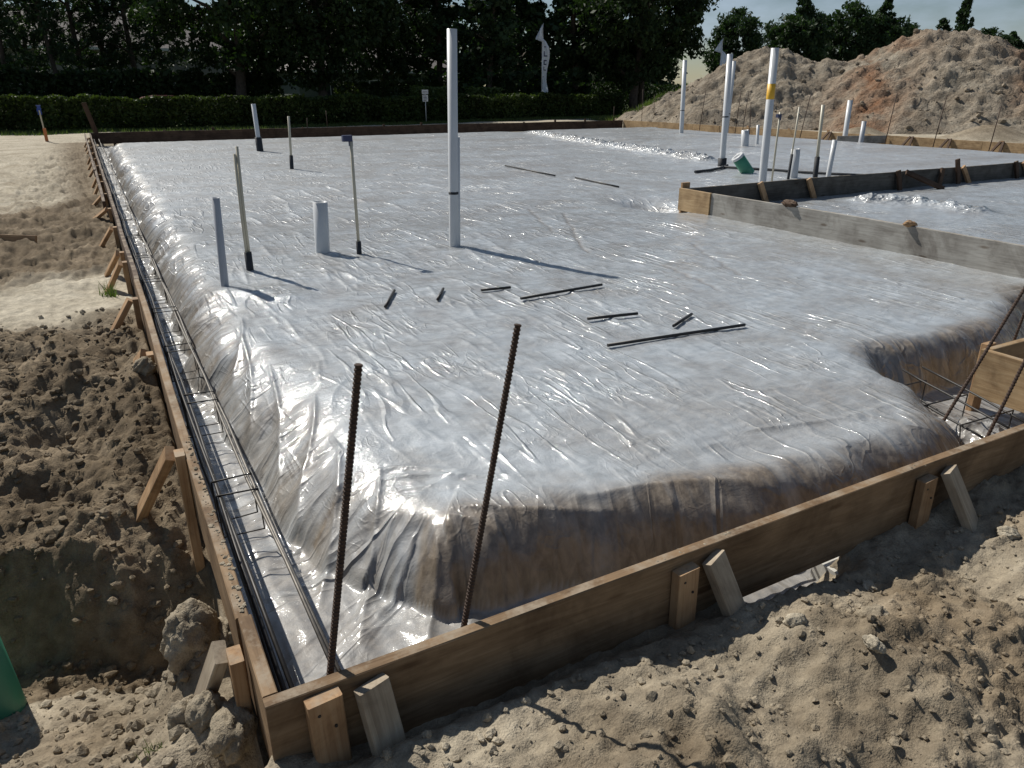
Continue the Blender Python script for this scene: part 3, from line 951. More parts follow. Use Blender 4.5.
# front form --------------------------------------------------------
ff = empty('timber_form', (0, -0.02, -0.28), 'brown plank form along the front of the slab, braced with short stakes', 'concrete form', 'edge forms of the slab')
plank('board', ff, (0.0, -0.021, -WB / 2), (4.87, -0.021, -WB / 2), WB, T, (0, 0, 1), W_FORM)
plank('board', ff, (4.875, -0.021, -WB / 2), (9.7, -0.021, -WB / 2), WB, T, (0, 0, 1), W_FORM)


def front_pair(xs, ztop, xk, zk, foot):
    g0 = gz(xs, -0.06)
    plank('stake', ff, (xs + 0.012, -0.061, g0 - 0.25), (xs, -0.061, ztop), 0.089, T, (1, 0.06, 0), W_STAKE)
    fz = gz(foot[0], foot[1])
    f = Vector((foot[0], foot[1], fz - 0.08))
    plank('brace', ff, f, (xk, -0.066, zk), 0.089, T, (1, 0.25, 0), W_BRACE)


NAIL = MB().tube([(0, 0, 0), (0, -0.004, 0)], 0.0045, 8).mesh('nail', STEEL)


def nail(parent, p):
    o = link('nail', NAIL, parent)
    o.location = Vector(p) - parent.location
    return o


for (xs, zt) in ((0.135, -0.012), (1.315, -0.040), (2.565, -0.045)):
    for (dx, dz) in ((-0.018, -0.035), (0.020, -0.085)):
        nail(ff, (xs + dx, -0.0795, zt + dz))
front_pair(0.135, -0.012, 0.258, -0.022, (0.285, -0.125))
front_pair(1.315, -0.040, 1.425, -0.030, (1.50, -0.155))
front_pair(2.565, -0.045, 2.69, -0.035, (2.76, -0.215))
front_pair(3.95, -0.045, 4.08, -0.035, (4.15, -0.22))

# left form ---------------------------------------------------------
lf = empty('timber_form', (0.019, 0.0, -0.28), 'long weathered plank form on kickers along the left trench', 'concrete form', 'edge forms of the slab')
plank('board', lf, (0.019, 0.0, -WB / 2), (0.019, 0.335, -WB / 2), WB, T, (0, 0, 1), W_FORM, 0.001)
cuts = [0.338, 4.9, 9.75, 14.6, 19.5, 24.3, 27.96]
for i, (a, b) in enumerate(zip(cuts[:-1], cuts[1:])):
    off = (-0.008, 0.0, 0.003, -0.003, 0.002, 0.0)[i]
    plank('board', lf, (0.019 + off, a, -WB / 2 - 0.004 * (i == 0)), (0.019 + off * 0.4, b - 0.004, -WB / 2 - 0.003 * (i % 2)), WB, T, (0, 0, 1), W_FORM if i < 1 else W_DARK, 0.004)
LEFT = [(0.245, -0.048, 0.0, (-0.155, 0.40)), (1.50, 0.010, 0.04, (-0.235, 1.80)), (3.12, -0.06, 0.05, (-0.13, 3.30)), (4.36, -0.02, 0.0, (-0.235, 4.42)), (5.80, -0.03, 0.0, (-0.23, 6.0)), (6.28, -0.03, 0.0, (-0.235, 6.6)), (7.75, -0.02, 0.0, (-0.24, 7.95)), (9.3, -0.02, 0.0, (-0.26, 9.6)), (10.9, -0.02, 0.0, (-0.26, 11.1)), (12.3, 0.01, 0.0, (-0.24, 12.5)), (13.8, -0.02, 0.0, (-0.22, 14.0)), (15.4, 0.0, 0.0, (-0.24, 15.6)), (17.2, 0.0, 0.0, (-0.24, 17.4)), (19.0, 0.0, 0.0, (-0.25, 19.2)), (21.0, 0.0, 0.0, (-0.25, 21.2)), (23.2, 0.0, 0.0, (-0.25, 23.4)), (25.4, 0.0, 0.0, (-0.25, 25.6))]
for k, (y, zt, _, ft) in enumerate(LEFT):
    g0 = gz(-0.06, y)
    plank('stake', lf, (-0.032, y, min(g0 - 0.1, -0.35)), (-0.030, y, zt), 0.075, T, (0, 1, 0), W_STAKE)
    fz = gz(*ft)
    plank('brace', lf, (ft[0], ft[1], fz - 0.05), (-0.062, y + 0.055, zt - 0.02), 0.075, T, (0, 1, 0.2), W_BRACE if k == 0 else W_STAKE)
# dark walers nailed outside the far boards
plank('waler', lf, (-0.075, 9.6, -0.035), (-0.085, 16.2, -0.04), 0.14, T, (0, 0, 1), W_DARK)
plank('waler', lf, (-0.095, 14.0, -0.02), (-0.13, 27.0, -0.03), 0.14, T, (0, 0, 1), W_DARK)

# far form ----------------------------------------------------------
bf = empty('timber_form', (0.0, 28.0, -0.28), 'dark plank form closing the far edge of the slab before the hedge', 'concrete form', 'edge forms of the slab')
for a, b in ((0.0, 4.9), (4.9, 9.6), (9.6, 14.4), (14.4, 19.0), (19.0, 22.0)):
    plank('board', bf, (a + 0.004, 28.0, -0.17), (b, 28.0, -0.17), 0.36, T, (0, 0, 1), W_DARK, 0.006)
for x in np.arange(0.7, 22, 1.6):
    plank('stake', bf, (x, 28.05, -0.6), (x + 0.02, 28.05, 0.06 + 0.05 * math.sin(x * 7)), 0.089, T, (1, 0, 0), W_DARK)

# right form --------------------------------------------------------
rf = empty('timber_form', (22.0, 9.0, -0.28), 'tan plank form along the far right edge before the dirt pile', 'concrete form', 'edge forms of the slab')
cuts = [4.0, 8.3, 11.2, 14.2, 18.6, 23.2, 27.96]
for a, b in zip(cuts[:-1], cuts[1:]):
    plank('board', rf, (22.02, a, -0.17), (22.02, b - 0.01, -0.17), 0.36, T, (0, 0, 1), W_NEW, 0.006)
for y in (9.2, 10.7, 12.2, 13.4, 14.9, 16.5, 18.2, 20.2, 22.4, 25):
    plank('stake', rf, (22.07, y, -0.6), (22.07, y, 0.05 + 0.04 * math.sin(y * 5)), 0.089, T, (0, 1, 0), W_STAKE)
for y in (10.7, 12.2, 13.4, 16.4):
    plank('brace', rf, (21.62, y + 0.12, -0.42), (21.98, y, 0.02), 0.07, T, (0, 1, 0), W_DARK)
    plank('brace', rf, (21.62, y - 0.22, -0.42), (21.98, y - 0.08, 0.02), 0.07, T, (0, 1, 0), W_DARK)
plank('board', rf, (20.3, 14.7, -0.10), (21.95, 14.2, -0.10), 0.24, T, (0, 0, 1), W_GREY)

# inner form: a grey plank and a plank coloured darker for its shade meeting at a corner ------
nf = empty('timber_form', (6.63, 6.16, -0.11), 'grey inner plank form turning a corner in the middle of the sheet', 'concrete form', 'inner forms on the plastic sheet')
ZT = 0.17 - WB / 2
plank('board', nf, (6.645, 0.9, ZT), (6.66, 5.58, ZT), WB, T, (0, 0, 1), W_GREY, 0.006)
tag(plank('board', nf, (6.64, 5.585, ZT + 0.002), (6.66, 6.19, ZT + 0.002), WB, T, (0, 0, 1), W_NEW, 0.001), 'short fresh yellow board at the corner of the inner form')
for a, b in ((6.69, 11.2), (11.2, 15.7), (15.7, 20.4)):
    plank('board', nf, (a, 6.13, ZT), (b - 0.01, 6.13, ZT), WB, T, (0, 0, 1), W_GREY_SHADE, 0.006)
plank('stake', nf, (6.76, 6.21, -0.3), (6.76, 6.21, 0.235), 0.13, T, (1, 0, 0), W_STAKE)
for x, lean, top_ in ((8.05, 0.10, 0.0), (9.02, 0.10, 0.0), (11.05, 0.02, 0.02), (12.2, -0.16, 0.0), (12.55, 0.05, 0.13), (12.75, 0.2, 0.0), (14.3, 0.04, 0.02), (14.55, 0.2, 0.0), (16.8, 0.08, 0.04)):
    plank('brace', nf, (x + lean, 6.02, -0.18), (x - 0.05, 6.08, 0.175 + top_), 0.085, T, (1, 0, 0), W_STAKE if lean > 0.05 else W_DARK)
plank('brace', nf, (11.75, 5.75, -0.10), (11.2, 6.08, 0.16), 0.085, T, (1, 0, 0.3), W_DARK)

# box form by the notch ----------------------------------------------
xf = empty('timber_form', (4.2, 0.66, -0.28), 'pale fresh plank form turning a corner over the trench by the notch', 'concrete form', 'inner forms on the plastic sheet')
plank('board', xf, (4.20, 0.004, -WB / 2), (4.20, 0.69, -WB / 2), WB, T, (0, 0, 1), W_NEW, 0.001)
plank('board', xf, (4.221, 0.671, -WB / 2 + 0.002), (6.58, 0.671, -WB / 2 + 0.002), WB, T, (0, 0, 1), W_NEW, 0.003)
plank('stake', xf, (4.30, 0.72, -0.5), (4.30, 0.72, 0.01), 0.089, T, (1, 0, 0), W_STAKE)

# plank lying on the soil on the left ---------------------------------
lp = empty('plank', (-1.1, 8.5, -0.25), 'loose brown plank lying on the dug soil at the left edge', 'plank')
plank('board', lp, (-1.75, 8.84, gz(-1.6, 8.8) + 0.04), (-0.83, 8.36, gz(-0.83, 8.36) + 0.03), 0.10, T, (0.2, 0.3, 1), W_STAKE)

# ------------------------------------------------------------------ reinforcing steel
def ribbed(p0, p1, r, pitch=0.011):
    """ribbed bar built round its own axis"""
    p0, p1 = Vector(p0), Vector(p1)
    n = int((p1 - p0).length / pitch)
    pts, rad = [], []
    for i in range(n):
        for (f, k) in ((0.0, 0.86), (0.45, 0.86), (0.55, 1.08), (0.9, 1.08)):
            pts.append(p0.lerp(p1, (i + f) / n))
            rad.append(r * k)
    pts.append(p1)
    rad.append(r * 0.86)
    return MB().tube(pts, rad, 10)


def place(name, m, mat, label, cat, group, base, smooth=True):
    """object whose origin is at its base"""
    b = Vector(base)
    m.v = [tuple(Vector(v) - b) for v in m.v]
    o = m.build(name, mat, None, smooth, b)
    return tag(o, label, cat, group)


place('rebar', ribbed((0.12, 0.028, -0.36), (0.322, 0.03, 0.812), 0.0095), RUST, 'thick rusty ribbed steel bar standing at the near form corner', 'rebar', 'bars standing in the front form', (0.12, 0.028, -0.36), False)
place('rebar', ribbed((0.50, 0.028, -0.36), (0.741, 0.03, 0.845), 0.0088), RUST, 'rusty steel bar leaning right behind the front form', 'rebar', 'bars standing in the front form', (0.50, 0.028, -0.36), False)
place('rebar', ribbed((3.30, 0.40, -0.36), (4.15, 0.40, 0.87), 0.0085, 0.016), RUST, 'thin steel bar leaning right in the notch trench beside the box form', 'rebar', 'bars standing in the front form', (3.30, 0.40, -0.36), False)
place('rebar', ribbed((3.40, 0.20, -0.36), (3.92, 0.20, 0.86), 0.0085, 0.016), RUST, 'steel bar leaning across the pale box form at the right edge', 'rebar', 'bars standing in the front form', (3.40, 0.20, -0.36), False)
place('rebar', ribbed((4.70, 0.80, -0.25), (4.86, 0.80, 0.52), 0.0085, 0.016), RUST, 'red-brown steel bar rising behind the pale box form', 'rebar', 'bars standing in the front form', (4.70, 0.80, -0.25), False)

# footing cage in the left trench
cg = empty('rebar_cage', (0.14, 0.2, -0.38), 'steel bar cage lying in the plastic-lined trench along the left form', 'rebar cage', 'footing cages')


def wavy(a, b, n, amp, ph):
    a, b = Vector(a), Vector(b)
    return [tuple(a.lerp(b, i / n) + Vector((amp * math.sin(ph + i * 1.9), 0, amp * math.cos(ph * 2 + i * 1.3)))) for i in range(n + 1)]


def sub(m, parent):
    m.v = [tuple(Vector(v) - parent.location) for v in m.v]
    return m


for (x, z, ph, r, mt) in ((0.215, -0.155, 0.3, 0.0065, BARGREY), (0.228, -0.162, 2.0, 0.0065, BARGREY), (0.078, -0.150, 4.0, 0.0075, STEEL), (0.092, -0.158, 1.0, 0.0075, STEEL), (0.085, -0.33, 5.0, 0.007, STEEL)):
    sub(MB().tube(wavy((x, 0.10, z), (x + 0.012, 27.2, z + 0.01), 40, 0.006, ph), r, 6), cg).build('bar', mt, cg, True)
ys = [0.13, 1.34, 1.47, 2.42, 2.55, 3.35, 3.48, 4.35, 4.47, 5.4, 5.5, 6.5, 6.6, 7.7, 7.8, 9.0, 9.1, 10.4, 11.8, 13.3, 15.0, 17.0, 19.0, 21.2, 23.5]
for y in ys:
    j = 0.012 * math.sin(y * 31)
    loop = [(0.070, y, -0.142), (0.232, y + j, -0.147), (0.236, y + j, -0.342), (0.072, y, -0.340), (0.070, y, -0.142)]
    sub(MB().tube(loop, 0.0042, 6), cg).build('stirrup', STEEL, cg, True)
# chains of tie wire at a few crossings
for y in (0.14, 1.34, 1.47, 2.42, 3.35):
    sub(MB().tube([(0.218, y - 0.012, -0.150), (0.226, y, -0.138), (0.236, y + 0.012, -0.150), (0.224, y + 0.004, -0.128)], 0.0018, 5), cg).build('tie_wire', STEEL, cg)

cf = empty('rebar_cage', (0.4, 0.1, -0.38), 'steel bar cage low behind the front form reaching into the notch', 'rebar cage', 'footing cages')
for (y, z, x1) in ((0.075, -0.25, 4.1), (0.185, -0.25, 4.1), (0.075, -0.33, 4.1), (0.185, -0.33, 4.1)):
    sub(MB().tube(wavy((0.06, y, z), (x1, y, z), 12, 0.004, y * 30), 0.0065, 6), cf).build('bar', STEEL, cf, True)
for x in (0.9, 1.7, 2.5, 3.1, 3.42, 3.62, 3.95):
    sub(MB().tube([(x, 0.068, -0.242), (x, 0.193, -0.242), (x, 0.193, -0.338), (x, 0.068, -0.338), (x, 0.068, -0.242)], 0.0042, 6), cf).build('stirrup', STEEL, cf, True)
cn = empty('rebar_cage', (3.7, 0.7, -0.38), 'short steel bar cage crossing the notch trench beside the box form', 'rebar cage', 'footing cages')
for (x, z) in ((3.52, -0.20), (3.75, -0.20), (3.95, -0.22), (3.80, -0.34)):
    sub(MB().tube(wavy((x - 0.05, 0.22, z), (x + 0.25, 1.02, z), 5, 0.004, x * 9), 0.006, 6), cn).build('bar', STEEL, cn, True)
for y in (0.35, 0.6, 0.85):
    sub(MB().tube([(3.50, y, -0.19), (3.98, y, -0.21), (3.98, y, -0.35), (3.55, y, -0.35), (3.50, y, -0.19)], 0.004, 6), cn).build('stirrup', STEEL, cn, True)

# bars lying on the sheet
LYING = [((1.56, 3.47), (1.79, 3.90), 'short steel bar on the sheet nearest the left pipes, pointing away'),
         ((1.97, 3.46), (2.14, 3.74), 'stub of steel bar on the sheet, second from the left pipes'),
         ((2.39, 3.57), (2.64, 3.54), 'short steel bar lying crosswise on the sheet below the tall white pipe'),
         ((2.52, 3.16), (3.32, 3.24), 'long slanting steel bar on the sheet below the tall pipe shadow'),
         ((2.67, 2.49), (3.06, 2.44), 'medium steel bar lying just behind the longest bar on the sheet'),
         ((3.10, 2.10), (3.40, 2.26), 'short stub of bar beside the right end of the longest bar'),
         ((2.48, 1.99), (3.55, 1.90), 'longest and nearest steel bar lying on the sheet'),
         ((7.33, 12.34), (7.25, 10.27), 'farther of two thin bars lying in line across the middle of the sheet'),
         ((7.39, 9.82), (7.30, 8.40), 'nearer of two thin bars lying in line across the middle of the sheet')]
for (a, b, lab) in LYING:
    pa, pb = Vector((*a, film_z(*a) + 0.016)), Vector((*b, film_z(*b) + 0.016))
    mid = pa.lerp(pb, 0.5)
    lift = max(0.0, max(film_z(*pa.lerp(pb, k / 8).xy) + 0.012 - pa.lerp(pb, k / 8).z for k in range(9)))
    for q in (pa, mid, pb):
        q.z += lift * 0.8
    r = 0.011 if a[1] < 8 else 0.013
    place('rebar', MB().tube([pa, mid, pb], r, 8), STEEL, lab, 'rebar', 'bars lying on the plastic sheet', pa)

# dowels standing along the far and right forms
DOW = [((21.66, 22.43), (21.80, 22.38), 1.33, 'thin bar standing left of the paired bars at the right form'),
       ((21.31, 20.07), (21.38, 20.05), 1.30, 'left one of the paired thin bars at the right form'),
       ((21.50, 19.90), (21.60, 19.88), 1.30, 'right one of the paired thin bars at the right form'),
       ((20.35, 18.37), (20.27, 18.41), 0.95, 'thin pale bar just right of the paired bars'),
       ((20.49, 16.34), (20.70, 16.28), 1.22, 'thin bar leaning right behind the yellow stickered pipe group'),
       ((21.6, 15.4), (21.66, 15.4), 1.11, 'thin bar behind the short white pipe at the right form'),
       ((21.21, 13.69), (21.35, 13.67), 1.23, 'thin bar at the right form below the middle of the dirt pile'),
       ((21.3, 12.2), (21.5, 12.2), 1.20, 'thin bar at the right form beside the small brown heap'),
       ((21.5, 10.7), (21.62, 10.7), 0.96, 'rightmost thin bar standing at the right form'),
       ((21.4, 27.9), (21.4, 27.9), 0.62, 'short thin bar at the far form before the hedge end'),
       ((23.6, 28.6), (23.55, 28.6), 1.35, 'tall thin bar before the grass at the far corner'),
       ((24.6, 28.9), (24.5, 28.9), 1.10, 'second tall thin bar before the grass at the far corner'),
       ((7.2, 27.8), (7.25, 27.8), 0.36, 'short thin bar at the far form before the big oak'),
       ((8.1, 28.2), (8.1, 28.2), 0.60, 'taller thin bar at the far form before the big oak')]
for (a, b, h, lab) in DOW:
    z0 = -0.42
    place('rebar', MB().tube([(a[0], a[1], z0), (b[0], b[1], h)], 0.013, 6), RUST, lab, 'rebar', 'thin bars standing along the forms', (a[0], a[1], z0))

# ------------------------------------------------------------------ pipes
def standing_pipe(name, base, topp, ro, mat, label, hollow=True, sleeve=None, group='pipes standing through the sheet', ring=None, sticker=None, cat='pipe'):
    """base/topp world points on the pipe axis, sleeve: height of dark foam round its foot"""
    bz = film_z(base[0], base[1]) - 0.06
    b = Vector((base[0], base[1], bz))
    tp = Vector(topp)
    d = (tp - b).normalized()
    root = empty(name, b, label, cat, group)
    m = MB().pipe((0, 0, 0), tp - b, ro, ro * 0.86, 20) if hollow else MB().tube([(0, 0, 0), tp - b], ro, 12)
    m.build('tube', mat, root, True)
    if sleeve:
        MB().pipe(d * 0.02, d * (sleeve + 0.06), ro * 1.5 + 0.003, ro * 1.05, 12).build('foam_sleeve', BLACK, root, True)
    if ring:
        for h in ring:
            MB().pipe(d * (h + 0.06), d * (h + 0.085), ro * 1.03, ro * 1.005, 20).build('printed_band', BLACK, root, True)
    if sticker:
        h0, h1 = sticker
        MB().pipe(d * h0, d * h1, ro * 1.02, ro * 1.004, 20).build('sticker', YELLOW, root, True)
    return root


standing_pipe('pipe', (0.64, 4.72), (0.665, 4.70, 0.61), 0.031, PVCG, 'slim grey plastic pipe nearest the left trench')
standing_pipe('pipe', (1.71, 5.70), (1.73, 5.69, 0.385), 0.070, PVC, 'short thick white pipe stub left of the tall pipe')
standing_pipe('pipe', (2.97, 5.35), (3.00, 5.32, 1.905), 0.048, PVC, 'tallest white plastic pipe standing in the middle of the sheet', ring=(0.52,))
standing_pipe('pipe', (3.018, 5.35), (3.035, 5.33, 0.96), 0.022, PVC, 'slim white pipe standing against the tall middle pipe')
standing_pipe('pipe', (3.73, 18.9), (3.70, 18.9, 1.03), 0.055, PVC, 'far white pipe with dark foot near the far left corner', sleeve=0.34)
standing_pipe('pipe', (18.64, 20.0), (18.60, 20.07, 2.30), 0.075, PVC, 'tall white pipe left of the dirt pile foot', ring=(0.75,))
standing_pipe('pipe', (11.32, 10.27), (11.27, 10.31, 2.02), 0.058, PVC, 'tall white pipe beside the green pipe stub', sleeve=0.16, ring=(0.95,))
standing_pipe('pipe', (21.0, 20.2), (21.05, 20.22, 2.31), 0.075, PVC, 'tall white pipe just behind the one beside the green stub', ring=(0.9,))
standing_pipe('pipe', (9.6, 7.53), (9.55, 7.56, 1.98), 0.062, PVC, 'tall leaning white pipe with a yellow sticker', sticker=(1.37, 1.60))
standing_pipe('pipe', (15.93, 14.21), (15.89, 14.23, 0.32), 0.105, PVC, 'short thick white stub behind the green pipe stub')
standing_pipe('pipe', (16.82, 14.62), (16.79, 14.64, 0.42), 0.042, PVC, 'short slim white pipe beside the far thick stub')
standing_pipe('pipe', (10.87, 8.01), (10.85, 8.02, 0.40), 0.078, PVC, 'short thick white stub right of the stickered pipe')
standing_pipe('pipe', (11.42, 7.71), (11.45, 7.71, 0.55), 0.042, PVC, 'short leaning white pipe right of the thick stub')
standing_pipe('pipe', (20.95, 14.92), (20.95, 14.95, 1.05), 0.075, PVC, 'white pipe standing at the grey board by the right form')
standing_pipe('pipe', (20.57, 14.04), (20.60, 14.06, 0.47), 0.070, PVCG, 'short grey pipe beside the brown heap at the right form')
standing_pipe('supply_line', (2.0, 5.44), (2.0, 5.43, 0.97), 0.015, CPVC, 'thin cream water line with dark cap left of the tall pipe', hollow=False, sleeve=0.12, group='thin water lines')
standing_pipe('supply_line', (3.36, 13.95), (3.40, 13.92, 0.89), 0.024, CPVC, 'far thin cream water line with dark foot behind the thick stub', hollow=False, sleeve=0.26, group='thin water lines')
standing_pipe('supply_line', (10.07, 7.76), (10.06, 7.76, 1.03), 0.016, CPVC, 'thin cream water line with dark cap right of the stickered pipe', hollow=False, group='thin water lines')
standing_pipe('supply_line', (10.62, 7.9), (10.66, 7.9, 1.10), 0.014, CPVC, 'thin cream water line with long dark foot before the thick stub', hollow=False, sleeve=0.42, group='thin water lines')
standing_pipe('supply_line', (11.22, 7.82), (11.17, 7.84, 1.13), 0.028, CPVC, 'cream water line with dark foot left of the short leaning pipe', hollow=False, sleeve=0.36, group='thin water lines')
# two water lines strapped together
root = empty('supply_line', (0.94, 5.20, film_z(0.94, 5.2) - 0.04), 'pair of thin cream water lines rising from one dark sleeve', 'pipe', 'thin water lines')
MB().tube([(0, 0, 0), (0.0, 0, 0.5), (0.015, 0, 1.08)], 0.0125, 10).build('tube', CPVC, root, True)
MB().tube([(-0.022, 0, 0), (-0.020, 0, 0.5), (-0.012, 0, 1.02)], 0.0125, 10).build('tube', CPVC, root, True)
MB().pipe((-0.011, 0, 0), (-0.011, 0, 0.20), 0.032, 0.026, 12).build('foam_sleeve', BLACK, root, True)
# caps on two of the water lines
for o in [o for o in scene.objects if o.get('label', '').endswith(('dark cap left of the tall pipe', 'dark cap right of the stickered pipe'))]:
    MB().box((-0.075, -0.025, 1.10), (0.012, 0.025, 1.155)).box((-0.016, -0.016, 1.06), (0.016, 0.016, 1.11)).build('cap', NAVY, o)
# green stub with pale mouth
g = empty('pipe', (10.80, 9.0, film_z(10.8, 9.0) - 0.02), 'green plastic pipe stub with pale capped mouth tipped over on the sheet', 'pipe')
d = Vector((-0.30, 0.14, 0.40)).normalized()
MB().pipe((0, 0, 0), d * 0.40, 0.115, 0.105, 22).build('tube', GREEN, g, True)
MB().pipe(d * 0.38, d * 0.425, 0.122, 0.07, 22).build('rim', PVC, g, True)
# black hoses on the sheet by the pipe group
hz = lambda x, y: film_z(x, y) + 0.03
place('hose', MB().tube([(x, y, hz(x, y)) for x, y in ((10.95, 9.9), (11.2, 9.5), (11.5, 9.0), (11.55, 8.5), (11.8, 8.0), (11.95, 7.4))], 0.024, 8), BLACK, 'black hose lying on the sheet beside the green stub', 'hose', None, (10.95, 9.9, hz(10.95, 9.9)))
place('hose', MB().tube([(x, y, hz(x, y)) for x, y in ((9.9, 9.5), (10.3, 9.55), (10.8, 9.75), (11.3, 10.1))], 0.026, 8), BLACK, 'black hose looping at the foot of the tall pipe by the green stub', 'hose', None, (9.9, 9.5, hz(9.9, 9.5)))
# large green pipe at the left edge
gp = empty('pipe', (-0.80, 1.17, -0.72), 'wide green plastic pipe standing in the pit at the left edge', 'pipe')
MB().pipe((0, 0, -0.1), (-0.04, 0.0, 0.62), 0.105, 0.096, 32).build('tube', GREEN, gp, True)

# ------------------------------------------------------------------ soil crumbs, clods and stones
def ico(sub_):
    bm = bmesh.new()
    bmesh.ops.create_icosphere(bm, subdivisions=sub_, radius=1.0)
    v = np.array([p.co[:] for p in bm.verts])
    f = np.array([[q.index for q in t.verts] for t in bm.faces])
    bm.free()
    return v, f


def crumbs(name, n, sampler, smin, smax, sub_, power=3.0):
    bv, bf_ = ico(sub_)
    V, F = [], []
    xs, ys_ = sampler(n)
    zs = ground_z(xs, ys_)
    for i in range(len(xs)):
        s = smin + (smax - smin) * random.random() ** power
        rr = rng.normal(0, 0.18, len(bv))
        q = bv * (1 + rr)[:, None] * np.array([rng.uniform(0.75, 1.25), rng.uniform(0.75, 1.25), rng.uniform(0.6, 0.95)]) * s
        a = rng.random() * 6.28
        c_, s_ = math.cos(a), math.sin(a)
        q = np.stack([q[:, 0] * c_ - q[:, 1] * s_, q[:, 0] * s_ + q[:, 1] * c_, q[:, 2]], -1)
        V.append(q + np.array([xs[i], ys_[i], zs[i] + 0.25 * s]))
        F.append(bf_ + i * len(bv))
    V = np.concatenate(V)
    me = mesh_np(name, V, np.concatenate(F), SOIL, False)
    attr(me, 'sand', np.clip(sand_amount(V[:, 0], V[:, 1]) + 0.08, 0, 1))
    return me


def samp_front(n):
    x = -0.3 + 3.9 * rng.random(n)
    y = -0.16 - 0.75 * rng.random(n)
    return x, y


def samp_left(n):
    x = -0.07 - 1.0 * rng.random(n)
    y = 0.1 + 5.2 * rng.random(n) ** 1.3
    k = rng.random(n) > 0.8 * sand_amount(x, y) * (y > 1.5)
    return x[k], y[k]


tag(link('soil_crumbs', crumbs('soil_crumbs', 5000, samp_front, 0.0014, 0.015, 1, 6.0)), 'loose crumbs of dry soil strewn over the ground before the front form', 'soil', kind='stuff')
tag(link('soil_crumbs', crumbs('soil_crumbs', 5200, samp_left, 0.002, 0.026, 1, 5.0)), 'loose crumbs of brown soil strewn over the diggings beside the left form', 'soil', kind='stuff')


def clod(loc, size, label, flat=(1, 1, 0.75), seed=0, mat=SOIL, cat='clod', group='clods lying on the soil'):
    bv, bf_ = ico(4)
    n = bv * 1.0
    disp = 0.42 * fbm(n[:, 0] * 1.1 + seed, n[:, 1] * 1.1 + n[:, 2] * 0.9, 3, 0.6) + 0.22 * fbm(n[:, 0] * 3 + seed, n[:, 2] * 3 + n[:, 1] * 2.3, 4, 0.65) + 0.10 * ridged(n[:, 0] * 3 + seed, n[:, 1] * 3 + n[:, 2] * 2, 2)
    q = bv * (1 + disp)[:, None] * np.array(flat) * size
    me = mesh_np('clod', q, bf_, mat, True)
    if mat is SOIL:
        attr(me, 'sand', np.full(len(q), 0.85 if cat == 'stone' else 0.45))
    o = link('dirt_clod', me, None, loc)
    o.rotation_euler = (0, 0, seed * 1.3)
    return tag(o, label, cat, group)


clod((-0.075, 0.185, gz(-0.075, 0.185) + 0.02), 0.060, 'big rounded clod against the near form corner', (1.25, 0.9, 0.85), 1)
clod((-0.128, 0.275, gz(-0.128, 0.275) + 0.02), 0.045, 'clod beside the stake nearest the form corner', (1, 1, 1), 2)
clod((-0.185, 0.345, gz(-0.185, 0.345) + 0.01), 0.045, 'clod at the foot of the nearest left brace', (1, 0.8, 1.1), 3)
clod((-0.125, 0.66, gz(-0.125, 0.66) - 0.02), 0.085, 'largest pale clod leaning on the soil heap by the left form', (0.8, 1.0, 1.2), 4)
clod((-0.03, 0.70, gz(-0.04, 0.7) - 0.03), 0.05, 'clod on top of the heap touching the left form', (0.8, 1.2, 0.8), 5)
clod((1.63, -0.53, gz(1.63, -0.53) + 0.010), 0.024, 'flat pale stone lying alone on the front soil', (1.4, 0.8, 0.7), 6, SOIL, 'stone', 'stones on the front soil')
clod((1.565, -0.31, gz(1.565, -0.31) + 0.008), 0.026, 'whitish stone near the shadow edge right of the middle brace', (1.3, 0.9, 0.8), 7, SOIL, 'stone', 'stones on the front soil')
clod((2.03, -0.24, gz(2.03, -0.24) + 0.006), 0.022, 'small flat stone at the shadow edge before the white block', (1.5, 0.9, 0.5), 8, SOIL, 'stone', 'stones on the front soil')
clod((2.78, -0.30, gz(2.78, -0.30) + 0.010), 0.030, 'pale stone lying right of the foot of the third front brace', (1.2, 1, 0.8), 9, SOIL, 'stone', 'stones on the front soil')
clod((1.83, -0.40, gz(1.83, -0.40) + 0.0), 0.05, 'dark clod beside the hollow in the front soil', (1.0, 0.9, 0.8), 10)
clod((-0.075, 3.02, gz(-0.075, 3.02) + 0.02), 0.055, 'grey clod on the bank against the left form', (1, 1, 1), 11)
clod((6.655, 4.35, 0.17 + 0.028), 0.06, 'dark chunk lying on top of the grey inner form', (0.8, 1.7, 0.6), 12, W_DARK, 'chunk', 'chunks lying on the inner form')
clod((6.65, 2.88, 0.17 + 0.022), 0.045, 'red-brown chunk on the inner form nearer the right edge', (0.8, 1.4, 0.6), 13, W_STAKE, 'chunk', 'chunks lying on the inner form')
clod((6.80, 5.4, 0.06), 0.05, 'small brown chunk behind the fresh corner board', (0.8, 1.4, 0.6), 14, W_STAKE, 'chunk', 'chunks lying on the inner form')
# white block under the front form
m = MB()
m.box((2.10, -0.10, -0.43), (2.22, 0.05, -0.335))
place('concrete_block', m, CONC, 'white concrete block showing under the front form', 'block', None, (2.10, -0.10, -0.43), False)

